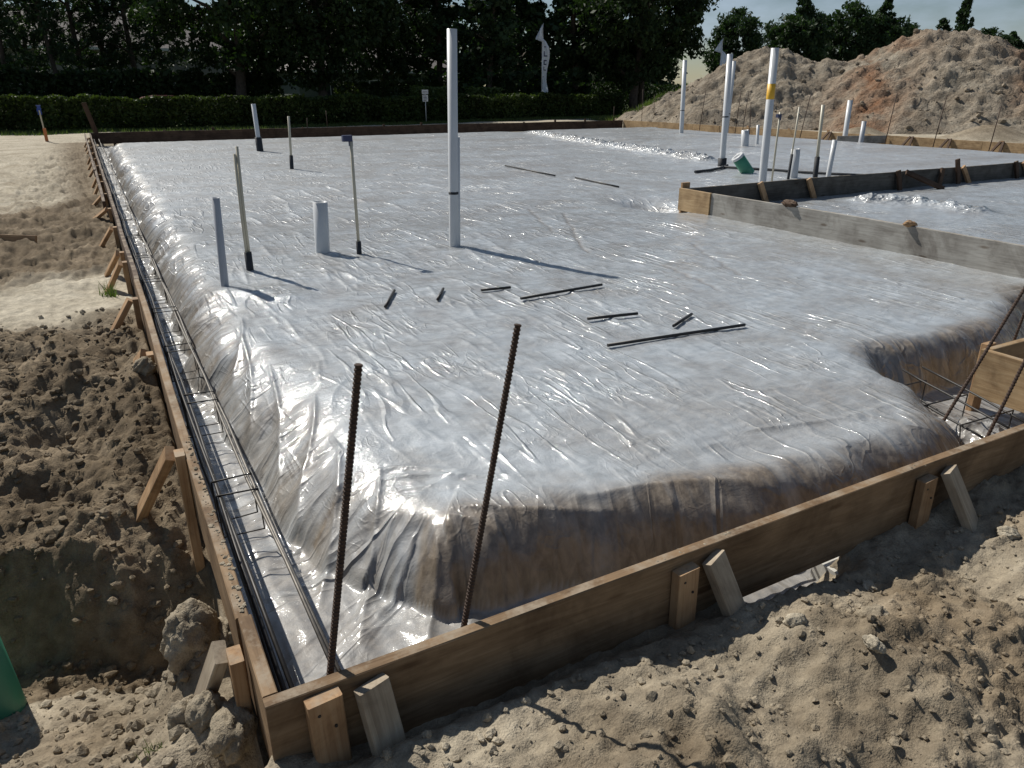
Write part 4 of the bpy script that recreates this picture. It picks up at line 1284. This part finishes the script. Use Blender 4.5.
# crumbs on top of the form boards: one pinch of soil per board, a part of the form
for (par, pts) in ((lf, [(0.019 + random.uniform(-0.015, 0.012), 0.36 + 1.3 * random.random() ** 1.4, 0.0) for _ in range(150)]), (ff, [(1.2 + 1.4 * random.random(), -0.021 + random.uniform(-0.015, 0.015), 0.0) for _ in range(60)])):
    bv, bf_ = ico(1)
    V, F = [], []
    for i, p in enumerate(pts):
        s = 0.0015 + 0.007 * random.random() ** 2.5
        V.append(bv * (1 + rng.normal(0, 0.18, len(bv)))[:, None] * np.array([1.2, 1.2, 0.6]) * s + np.array(p) - np.array(par.location))
        F.append(bf_ + i * len(bv))
    me = mesh_np('soil_crumbs', np.concatenate(V), np.concatenate(F), SOIL, False)
    attr(me, 'sand', np.full(len(me.vertices), 0.4))
    tag(link('soil_crumbs', me, par), kind='stuff')

# ------------------------------------------------------------------ vegetation
def leaf_mesh(name, pos, size, mat, aspect=0.55, upbias=0.0, jit=0.35):
    """one small pointed quad per position"""
    n = len(pos)
    a = rng.normal(size=(n, 3))
    a[:, 2] += upbias
    a /= np.linalg.norm(a, axis=1)[:, None]
    b = rng.normal(size=(n, 3))
    b -= a * np.sum(a * b, 1)[:, None]
    b /= np.linalg.norm(b, axis=1)[:, None]
    s = size * (1 + jit * rng.normal(size=n))[:, None]
    V = np.stack([pos - a * s, pos + b * s * aspect, pos + a * s, pos - b * s * aspect], 1).reshape(-1, 3)
    F = np.arange(4 * n).reshape(n, 4)
    return mesh_np(name, V, F, mat, False)


def clumped(centres, radii, per, shell=0.6):
    out = []
    for c, r in zip(centres, radii):
        k = int(per)
        d = rng.normal(size=(k, 3))
        d /= np.linalg.norm(d, axis=1)[:, None]
        rad = r * (shell + (1 - shell) * rng.random(k)) * (0.6 + 0.5 * rng.random(k))
        out.append(np.asarray(c) + d * rad[:, None] * np.array([1, 1, 0.75]))
    return np.concatenate(out)


def trunk_mesh(h, r, limbs, spread, z0):
    m = MB()
    pts = [(0.12 * math.sin(i * 1.3), 0.12 * math.cos(i * 0.9), h * i / 6) for i in range(7)]
    m.tube(pts, [r * (1 - 0.11 * i) for i in range(7)], 9)
    for k in range(limbs):
        a = k * 2.4 + random.random()
        zb = z0 + (h - z0) * random.random() * 0.8
        e = spread * random.uniform(0.5, 0.95)
        m.tube([(0, 0, zb), (0.5 * e * math.cos(a), 0.5 * e * math.sin(a), zb + 0.35 * e), (e * math.cos(a), e * math.sin(a), zb + 0.55 * e)], [r * 0.42, r * 0.26, r * 0.08], 6)
    return m.mesh('trunk', BARK, True)


def crown_ellipsoid(n, rx, rz, cz, cr, per, lo=0.0):
    cs, rs = [], []
    for i in range(n):
        d = rng.normal(size=3)
        d /= np.linalg.norm(d)
        k = 0.45 + 0.55 * rng.random() ** 0.5
        k *= 0.88 + 0.22 * rng.random()
        p = np.array([d[0] * rx * k, d[1] * rx * k, cz + d[2] * rz * k])
        cs.append(p)
        rs.append(cr * rng.uniform(0.6, 1.25))
    return clumped(cs, rs, per)


def crown_cone(n, r0, z0, z1, cr, per):
    cs, rs = [], []
    for i in range(n):
        u = rng.random() ** 0.8
        a = rng.random() * 6.28
        rr = r0 * (1 - u) ** 0.75 * math.sqrt(rng.random()) * rng.uniform(0.7, 1.15)
        cs.append(np.array([rr * math.cos(a), rr * math.sin(a), z0 + (z1 - z0) * u]))
        rs.append(cr * rng.uniform(0.6, 1.2) * (1 - 0.45 * u))
    return clumped(cs, rs, per)


def crown_pine(tiers, r0, z0, z1, per):
    cs, rs = [], []
    for i in range(tiers):
        u = i / (tiers - 1)
        nb = 5 if u < 0.8 else 4
        for k in range(nb):
            a = i * 1.1 + k * 6.28 / nb + rng.normal(0, 0.25)
            rad = r0 * (1 - 0.75 * u) * rng.uniform(0.55, 1.1)
            for f in (0.4, 0.7, 1.0):
                cs.append(np.array([rad * f * math.cos(a), rad * f * math.sin(a), z0 + (z1 - z0) * u + 0.30 * rad * f + rng.normal(0, 0.22)]))
                rs.append(0.42 * rng.uniform(0.6, 1.2) * (1 - 0.3 * u))
    return clumped(cs, rs, per, 0.2)


PROTO = {
    'oak': [(leaf_mesh('crown', crown_ellipsoid(210, 4.6, 3.7, 5.6, 0.8, 115), 0.12, LEAF_O), trunk_mesh(6.2, 0.34, 9, 3.6, 1.9)),
            (leaf_mesh('crown', crown_ellipsoid(210, 4.2, 4.0, 5.6, 0.8, 115), 0.12, LEAF_O), trunk_mesh(6.6, 0.30, 9, 3.2, 1.7))],
    'cone': [(leaf_mesh('crown', crown_cone(170, 2.3, 1.2, 9.2, 0.6, 55), 0.13, LEAF_R), trunk_mesh(8.0, 0.16, 10, 1.4, 1.3)),
             (leaf_mesh('crown', crown_cone(160, 2.0, 1.0, 8.6, 0.55, 55), 0.13, LEAF_R), trunk_mesh(7.6, 0.15, 10, 1.3, 1.3))],
    'round': [(leaf_mesh('crown', np.concatenate([crown_ellipsoid(190, 2.4, 3.0, 4.4, 0.62, 80), crown_ellipsoid(70, 2.3, 3.3, 4.7, 0.5, 60)]), 0.13, LEAF_R, 0.45), trunk_mesh(6.0, 0.2, 9, 2.0, 1.2)),
              (leaf_mesh('crown', np.concatenate([crown_ellipsoid(180, 2.5, 2.8, 4.2, 0.62, 80), crown_cone(70, 1.5, 4.6, 8.2, 0.45, 70), crown_ellipsoid(60, 2.4, 3.0, 4.5, 0.5, 60)]), 0.13, LEAF_R, 0.45), trunk_mesh(6.4, 0.2, 9, 2.0, 1.2))],
    'pine': [(leaf_mesh('crown', crown_pine(14, 2.2, 2.3, 10.5, 34), 0.15, LEAF_P, 0.22), trunk_mesh(9.8, 0.15, 14, 1.5, 3.2)),
             (leaf_mesh('crown', crown_pine(13, 2.0, 2.6, 10.0, 34), 0.15, LEAF_P, 0.22), trunk_mesh(9.4, 0.14, 14, 1.4, 3.6))],
}


def tree(name, kind, var, x, y, scale, rot, label, group, z=-0.3):
    cm, tm = PROTO[kind][var]
    r = empty(name, (x, y, z), label, 'tree', group)
    r.rotation_euler = (0, 0, rot)
    r.scale = (scale[0], scale[0], scale[1])
    link('crown', cm, r)
    link('trunk', tm, r)
    return r


TREES = [
    ('pine_tree', 'pine', 0, -4.3, 50.3, (1.0, 1.0), 'pine cut by the left edge of the view'),
    ('pine_tree', 'pine', 1, -3.2, 48.4, (1.0, 1.05), 'slim pine nearest the left edge, before the house wall'),
    ('pine_tree', 'pine', 0, -2.2, 52.4, (0.95, 1.0), 'pine behind the gap in the two leftmost slim pines'),
    ('pine_tree', 'pine', 1, -1.0, 48.5, (1.0, 1.1), 'slim pine right of the bright sky gap at upper left'),
    ('pine_tree', 'pine', 0, 0.3, 51.5, (1.2, 1.05), 'dense pine above the leaning dark post'),
    ('pine_tree', 'pine', 1, 1.7, 53.4, (1.25, 1.1), 'pine before the middle of the left house'),
    ('pine_tree', 'pine', 0, 3.2, 51.4, (1.3, 1.05), 'pine before the right end of the left house'),
    ('pine_tree', 'pine', 1, 4.9, 54.3, (1.3, 1.1), 'pine just left of the big broad oaks'),
    ('broadleaf_tree', 'oak', 0, 8.0, 44.5, (1.0, 1.12), 'broad dark tree whose sunlit left side overhangs the parked car'),
    ('broadleaf_tree', 'oak', 1, 12.4, 43.8, (1.02, 1.12), 'biggest broad dark tree with thick trunk above the hedge'),
    ('broadleaf_tree', 'oak', 0, 17.6, 48.2, (0.9, 1.1), 'broad tree right of the thick-trunked one'),
    ('slender_tree', 'cone', 0, 21.3, 47.6, (1.6, 1.25), 'slender tree just left of the tall white pipe top'),
    ('slender_tree', 'cone', 1, 23.0, 43.2, (1.35, 1.25), 'slender conical tree just right of the tall white pipe'),
    ('slender_tree', 'cone', 0, 26.6, 45.8, (1.5, 1.1), 'slender tree behind the white feather flag'),
    ('slender_tree', 'cone', 1, 29.0, 43.0, (1.6, 1.3), 'slender tree right of the white feather flag'),
    ('broadleaf_tree', 'oak', 1, 31.6, 39.6, (1.0, 1.12), 'broad dark tree right of the feather flag'),
    ('broadleaf_tree', 'oak', 0, 34.2, 42.3, (0.85, 1.04), 'broad dark tree standing left of the dirt pile foot'),
    ('round_tree', 'round', 0, 43.3, 43.0, (0.80, 0.92), 'lone rounded tree behind the left shoulder of the dirt pile'),
    ('round_tree', 'round', 1, 49.1, 42.4, (1.0, 1.02), 'rounded tree behind the stickered pipe top'),
    ('round_tree', 'round', 0, 54.3, 42.3, (0.95, 1.03), 'left of two merged trees behind the middle of the dirt pile'),
    ('round_tree', 'round', 1, 56.4, 40.6, (0.95, 1.0), 'right of two merged trees behind the middle of the dirt pile'),
    ('round_tree', 'round', 0, 61.5, 41.9, (1.0, 0.86), 'low round tree left of the spiky pine behind the pile'),
    ('round_tree', 'round', 1, 60.4, 38.4, (0.9, 0.82), 'low tree close left of the spiky pine behind the pile'),
    ('pine_tree', 'cone', 1, 59.0, 35.9, (0.75, 0.93), 'spiky dark pine rising over the peak of the dirt pile'),
    ('round_tree', 'round', 0, 72.0, 41.5, (1.0, 0.86), 'far tree right behind the dirt pile peak'),
    ('round_tree', 'round', 1, 77.5, 42.5, (1.0, 0.80), 'far tree low over the right slope of the dirt pile'),
    ('round_tree', 'round', 0, 79.5, 39.8, (1.1, 0.86), 'far tree near the right edge behind the pile'),
    ('round_tree', 'round', 1, 82.0, 37.5, (1.1, 0.88), 'far tree cut by the right edge of the view'),
]
for i, (nm, kd, vr, x, y, sc, lab) in enumerate(TREES):
    tree(nm, kd, vr, x, y, sc, i * 1.77, lab, {'pine': 'pines behind the site', 'oak': 'broad trees behind the hedge', 'cone': 'slender trees behind the hedge', 'round': 'trees behind the dirt pile'}[kd])

# dense wood that closes the view far behind the trees: one mass
pos = []
for i in range(1000):
    u = rng.random()
    x = -22 + 82 * u
    y = 74 + 5 * rng.random() - 0.12 * max(0.0, x - 20)
    z = -0.3 + (6.6 + 1.4 * math.sin(x * 0.35) + 1.5 * rng.random()) * rng.random() * (0.6 if x < 0 else (1.0 if x < 44 else 0.62))
    d = rng.normal(size=(48, 3)) * np.array([0.9, 0.9, 0.7])
    pos.append(np.array([x, y, z]) + d)
me = leaf_mesh('woodland', np.concatenate(pos), 0.30, LEAF_O)
tag(link('woodland', me), 'dark far-off wood closing the view behind the house and trees', 'woodland', kind='stuff')


# hedges: leafy boxes, leaves all through the volume, stems inside
def hedge(name, path, w, h, n, label, size=0.075, mat=LEAF_H, cat='hedge'):
    root = empty(name, (path[0][0], path[0][1], -0.3), label, cat)
    base = np.array([path[0][0], path[0][1], -0.3])
    P = np.array(path, float)
    seg = np.hypot(*(P[1:] - P[:-1]).T)
    cum = np.concatenate([[0], np.cumsum(seg)])
    s = rng.random(n) * cum[-1]
    x, y = np.interp(s, cum, P[:, 0]), np.interp(s, cum, P[:, 1])
    topn = h * (1 + 0.10 * fbm(s * 0.5, s * 0, 3, off=2.0) + 0.10 * fbm(s * 2.3, s * 0, 2, off=5.0))
    z = topn * (1 - rng.random(n) ** 1.25 * 0.99)
    bul = w * (0.5 + 0.12 * fbm(s * 1.4, z * 2.0, 2, off=7.0))
    yo = (rng.random(n) ** 0.6) * np.sign(rng.random(n) - 0.35) * -bul
    pos = np.stack([x + rng.normal(0, 0.05, n), y + yo, z], -1) - np.array([base[0], base[1], 0])
    link('foliage', leaf_mesh('foliage', pos, size, mat, 0.6), root)
    m = MB()
    for k in range(int(cum[-1] / 0.45)):
        ss = (k + random.random()) * 0.45
        xx, yy = np.interp(ss, cum, P[:, 0]) - base[0], np.interp(ss, cum, P[:, 1]) - base[1]
        m.tube([(xx, yy, 0), (xx + random.uniform(-0.1, 0.1), yy + random.uniform(-0.1, 0.1), h * 0.8)], [0.025, 0.010], 5)
    tag(m.build('stem', BARK, root), kind='stuff')
    return root


hedge('hedge', [(-9, 36.9), (-2.8, 36.4), (9.0, 35.6), (17.2, 36.9), (24, 38.2), (30.0, 39.2)], 1.1, 1.32, 78000, 'long clipped green hedge behind the far form')
hedge('hedge', [(13.6, 45.8), (22.0, 45.2)], 1.0, 2.0, 9000, 'taller shaded hedge under the trees before the second house', 0.085)
hedge('hedge', [(-12, 46.5), (-4, 46.2), (4.5, 45.6), (10.5, 46.6)], 2.2, 2.5, 30000, 'dark shaded bushes behind the hedge before the left house', 0.11, LEAF_O)
hedge('shrub', [(17.0, 41.6), (19.2, 41.4)], 1.1, 1.75, 3500, 'yellow-green shrub under the trees left of the tall pipe', 0.08, GRASSM, 'shrub')
hedge('shrub', [(20.4, 41.4), (22.3, 41.0)], 1.1, 1.70, 3000, 'yellow-green shrub under the trees right of the tall pipe', 0.08, GRASSM, 'shrub')
hedge('hedge', [(27.0, 43.8), (40, 44.8)], 1.2, 1.9, 9000, 'low shaded bushes under the broad trees left of the dirt pile', 0.09, LEAF_O)


# grass along the hedge foot and on the flank of the pile: nobody could count it
def grass(name, xs, ys_, zs, hgt, label):
    n = len(xs)
    a = rng.random(n) * 6.28
    h = hgt * rng.uniform(0.4, 1.2, n)
    w = (0.05 + 0.06 * rng.random(n)) * hgt * (1.0 if hgt > 0.14 else 0.45)
    lx, ly = rng.normal(0, 0.35, n) * h, rng.normal(0, 0.35, n) * h
    c_, s_ = np.cos(a) * w, np.sin(a) * w
    V = np.stack([np.stack([xs - c_, ys_ - s_, zs], -1), np.stack([xs + c_, ys_ + s_, zs], -1), np.stack([xs + lx, ys_ + ly, zs + h], -1)], 1).reshape(-1, 3)
    tag(link(name, mesh_np(name, V, np.arange(3 * n).reshape(n, 3), GRASSM, False)), label, 'grass', kind='stuff')


n = 16000
xs = -8 + 38 * rng.random(n)
yh = np.interp(xs, [-9, -2.8, 9.0, 17.2, 24, 30], [36.9, 36.4, 35.6, 36.9, 38.2, 39.2])
ys_ = yh - 0.6 - 1.5 * rng.random(n) ** 2.2 * (1 - 0.6 * (xs > 8))
grass('grass', xs, ys_, ground_z(xs, ys_), 0.16, 'strip of grass along the foot of the hedge')
n = 15000
xs = 25.2 + 6.5 * rng.random(n)
ys_ = 30.2 + 5.5 * rng.random(n)
k = (perlin(xs * 0.8, ys_ * 0.8) + 0.55 - 0.12 * np.maximum(0, xs - 28) > rng.random(n) * 0.9)
xs, ys_ = xs[k], ys_[k]
grass('grass', xs, ys_, np.array([max(pile_z(a, b), float(ground_z(np.array([a]), np.array([b]), False)[0])) for a, b in zip(xs, ys_)]), 0.24, 'green grass growing on the left flank of the dirt pile')
n = 60
xs, ys_ = -0.19 + rng.normal(0, 0.025, n), 5.75 + rng.normal(0, 0.04, n)
grass('grass', xs, ys_, ground_z(xs, ys_), 0.13, 'small tuft of grass on the pale sand beside the left form')
n = 40
xs, ys_ = -0.28 + rng.normal(0, 0.015, n), 0.30 + rng.normal(0, 0.02, n)
grass('grass', xs, ys_, ground_z(xs, ys_), 0.04, 'tiny grass seedling on the soil at the lower left')

# ------------------------------------------------------------------ houses behind the trees
def house(loc, L, Dp, hw, hr, wall_mat, label, windows, door=None):
    r = empty('house', loc, label, 'house')
    m = MB()
    m.box((0, 0, 0), (L, Dp, hw))
    m.build('wall', wall_mat, r)
    e = 0.5
    m = MB()
    a = [(-e, -e, hw + 0.02), (L + e, -e, hw + 0.02), (L + e, Dp + e, hw + 0.02), (-e, Dp + e, hw + 0.02)]
    t0, t1 = (Dp / 2, Dp / 2, hw + hr), (L - Dp / 2, Dp / 2, hw + hr)
    m.v = a + [t0, t1]
    m.f = [(3, 2, 1, 0), (0, 1, 5, 4), (1, 2, 5), (2, 3, 4, 5), (3, 0, 4)]
    rf_ = m.build('roof', ROOF, r)
    MB().box((-e - 0.03, -e - 0.05, hw - 0.12), (L + e + 0.03, -e - 0.01, hw + 0.06)).build('fascia', TRIM, rf_)
    for (x, w, z, h) in windows:
        f = MB().box((x - 0.08, -0.06, z - 0.08), (x + w + 0.08, -0.003, z + h + 0.08)).build('window', TRIM, r)
        MB().box((x, -0.08, z), (x + w / 2 - 0.03, -0.063, z + h)).build('pane', GLASS, f)
        MB().box((x + w / 2 + 0.03, -0.08, z), (x + w, -0.063, z + h)).build('pane', GLASS, f)
    if door:
        MB().box((door, -0.05, 0), (door + 1.0, -0.004, 2.1)).build('door', W_DARK, r)
    return r


house((-7.0, 62.0, -0.3), 17.0, 8.0, 4.3, 2.6, STUCCO, 'pale house standing in shade behind the pines on the left', [(1.5, 1.4, 1.0, 1.4), (5.0, 2.4, 0.9, 1.5), (9.2, 1.6, 1.0, 1.4), (13.5, 1.8, 1.0, 1.4)], 11.8)
house((14.5, 58.0, -0.3), 13.0, 7.0, 2.9, 1.9, STUCCO2, 'low grey-green house glimpsed under the big broad trees', [(1.6, 1.5, 0.9, 1.3), (5.5, 1.6, 0.9, 1.3), (9.5, 1.8, 0.9, 1.3)], 4.0)

# ------------------------------------------------------------------ car glimpsed over the hedge
car = empty('car', (3.3, 41.6, -0.27), 'dark red car parked behind the hedge, only its roof showing', 'car')
prof = [(-2.1, 0.35), (-2.15, 0.75), (-1.9, 0.92), (-1.25, 1.0), (-0.65, 1.45), (-0.1, 1.56), (0.8, 1.54), (1.35, 1.30), (1.8, 1.02), (2.12, 0.95), (2.15, 0.4)]


def extrude_prof(pr, y0, y1, inset=0.0):
    m = MB()
    k = len(pr)
    m.v = [(x, y0 + (inset if z > 1.05 else 0), z) for x, z in pr] + [(x, y1 - (inset if z > 1.05 else 0), z) for x, z in pr]
    m.f = [tuple(range(k)), tuple(reversed(range(k, 2 * k)))] + [((i + 1) % k, i, i + k, (i + 1) % k + k) for i in range(k)]
    return m


car.scale = (0.95, 0.95, 0.86)
extrude_prof(prof, -0.88, 0.88, 0.14).build('body', CARRED, car)
for sy in (-1, 1):
    yb = sy * 0.80
    m = MB()
    m.poly([(-1.05, yb, 1.06), (-0.60, yb - sy * 0.045, 1.38), (-0.05, yb - sy * 0.045, 1.47), (0.1, yb - sy * 0.045, 1.47), (0.1, yb, 1.06)])
    m.poly([(0.16, yb, 1.06), (0.16, yb - sy * 0.045, 1.47), (0.75, yb - sy * 0.045, 1.46), (1.2, yb - sy * 0.03, 1.28), (1.45, yb, 1.06)])
    m.build('side_window', GLASS, car)
for (x, sy) in ((-1.35, -1), (-1.35, 1), (1.35, -1), (1.35, 1)):
    wlo = MB().tube([(x, sy * 0.70, 0.33), (x, sy * 0.90, 0.33)], 0.33, 20).build('wheel', TYRE, car, True)
    MB().tube([(x, sy * 0.89, 0.33), (x, sy * 0.915, 0.33)], 0.2, 16).build('rim', PVCG, wlo, True)
for sy in (-0.65, 0.65):
    MB().box((-2.17, sy - 0.16, 0.66), (-2.09, sy + 0.16, 0.80)).build('headlight', PVC, car)

# ------------------------------------------------------------------ flags, sign, survey stake, dark post
def feather_flag(loc, h, label, flip, marks):
    r = empty('feather_flag', loc, label, 'flag', 'feather flags behind the site')
    MB().tube([(0, 0, 0), (0, 0, h * 0.93), (flip * 0.05, 0, h)], [0.03, 0.02, 0.012], 8).build('pole', PVC, r, True)
    m = MB()
    rows, cols = 26, 7
    for i in range(rows + 1):
        u = i / rows
        z = 1.1 + (h - 1.15) * u
        if u < 0.72:
            wd = 0.46 - 0.14 * math.sin(u * 5.0) ** 2
        elif u < 0.80:
            wd = 0.38 - (u - 0.72) / 0.08 * 0.20
        else:
            wd = 0.30 * (1 - (u - 0.80) / 0.2) + 0.02
        tw = 0.5 * math.sin(u * 6.0)
        for j in range(cols + 1):
            v = j / cols
            fr_ = max(0.0, 1 - (u - 0.80) / 0.2)
            s = wd * v if u < 0.80 else (-0.50 * fr_ + (0.56 * fr_ + 0.01) * v)
            m.v.append((flip * s * math.cos(tw), s * math.sin(tw) + 0.05 * math.sin(v * 7 + u * 9), z))
    for i in range(rows):
        for j in range(cols):
            a = i * (cols + 1) + j
            m.f.append((a, a + 1, a + cols + 2, a + cols + 1))
    cl = m.mesh('cloth', CLOTH, True)
    o = link('cloth', cl, r)
    so = o.modifiers.new('thickness', 'SOLIDIFY')
    so.thickness = 0.004
    if marks:
        # dark letter strokes running down the cloth, laid a hair before its front
        mk = MB()
        for (x0, z0, x1, z1) in ((0.10, 3.45, 0.16, 3.75), (0.16, 3.45, 0.32, 3.51), (0.10, 3.20, 0.30, 3.26), (0.10, 3.05, 0.15, 3.20), (0.25, 3.05, 0.30, 3.20), (0.10, 2.99, 0.30, 3.05), (0.10, 2.68, 0.15, 2.90), (0.15, 2.68, 0.27, 2.73), (0.27, 2.68, 0.32, 2.90), (0.12, 3.95, 0.26, 4.00), (0.06, 2.30, 0.11, 2.36), (0.06, 1.95, 0.11, 2.01)):
            u = ((z0 + z1) / 2 - 1.1) / (h - 1.15)
            tw = 0.5 * math.sin(u * 6.0)
            pts = []
            for (s, zz) in ((x0, z0), (x1, z0), (x1, z1), (x0, z1)):
                v = s / 0.5
                pts.append((s * math.cos(tw), s * math.sin(tw) + 0.05 * math.sin(v * 7 + u * 9) - 0.02, zz))
            mk.poly(pts)
        mk.build('lettering', NAVY, r)
    return r


f1 = feather_flag((24.7, 39.9, -0.3), 5.25, 'white feather flag with dark lettering standing behind the hedge', 1, True)
f1.rotation_euler = (0, 0, -HEADING)
f2 = feather_flag((34.6, 35.3, -0.3), 4.5, 'pale blue-white feather flag behind the left slope of the dirt pile', 1, False)
f2.rotation_euler = (0, 0, -0.7)

sg = empty('yard_sign', (15.4, 35.9, -0.3), 'small white yard sign sticking up out of the hedge', 'sign')
MB().tube([(0, 0.02, 0), (0, 0.02, 1.6)], 0.02, 8).build('post', PVC, sg, True)
MB().box((-0.16, -0.02, 1.42), (0.16, 0.0, 1.62)).build('panel', PVC, sg)
pn = MB().box((-0.14, -0.02, 1.06), (0.14, 0.0, 1.38)).build('panel', TRIM, sg)
ln = MB()
for z in (1.10, 1.17, 1.24, 1.31):
    ln.box((-0.10, -0.026, z), (0.10 - 0.06 * ((z * 100) % 3) / 3, -0.022, z + 0.03))
ln.box((-0.12, -0.026, 1.50), (0.12, -0.022, 1.53))
ln.build('lettering', NAVY, sg)
sg.rotation_euler = (0, 0, -0.45)

sv = empty('survey_stake', (-1.32, 29.6, -0.3), 'thin survey stake with blue ribbon and orange foot on the left sand', 'stake')
MB().tube([(0, 0, -0.1), (-0.03, 0, 1.0)], 0.022, 6).build('lath', CPVC, sv)
MB().box((-0.05, -0.03, -0.05), (0.05, 0.03, 0.42)).build('base_stake', ORANGE, sv)
m = MB()
for i in range(6):
    z = 0.86 + 0.06 * i
    m.v += [(-0.09 + 0.02 * math.sin(i * 2), -0.03 * math.cos(i), z), (0.03 + 0.02 * math.sin(i * 3), 0.03, z)]
for i in range(5):
    m.f.append((2 * i, 2 * i + 1, 2 * i + 3, 2 * i + 2))
rb = m.build('ribbon', BLUE, sv)
rb.modifiers.new('thickness', 'SOLIDIFY').thickness = 0.006

dp = empty('post', (0.25, 28.25, -0.35), 'dark post leaning left over the far left corner of the forms', 'post')
plank('timber', dp, (0.28, 28.25, -0.4), (0.02, 28.25, 0.95), 0.15, 0.06, (1, 0, 0), W_DARK)
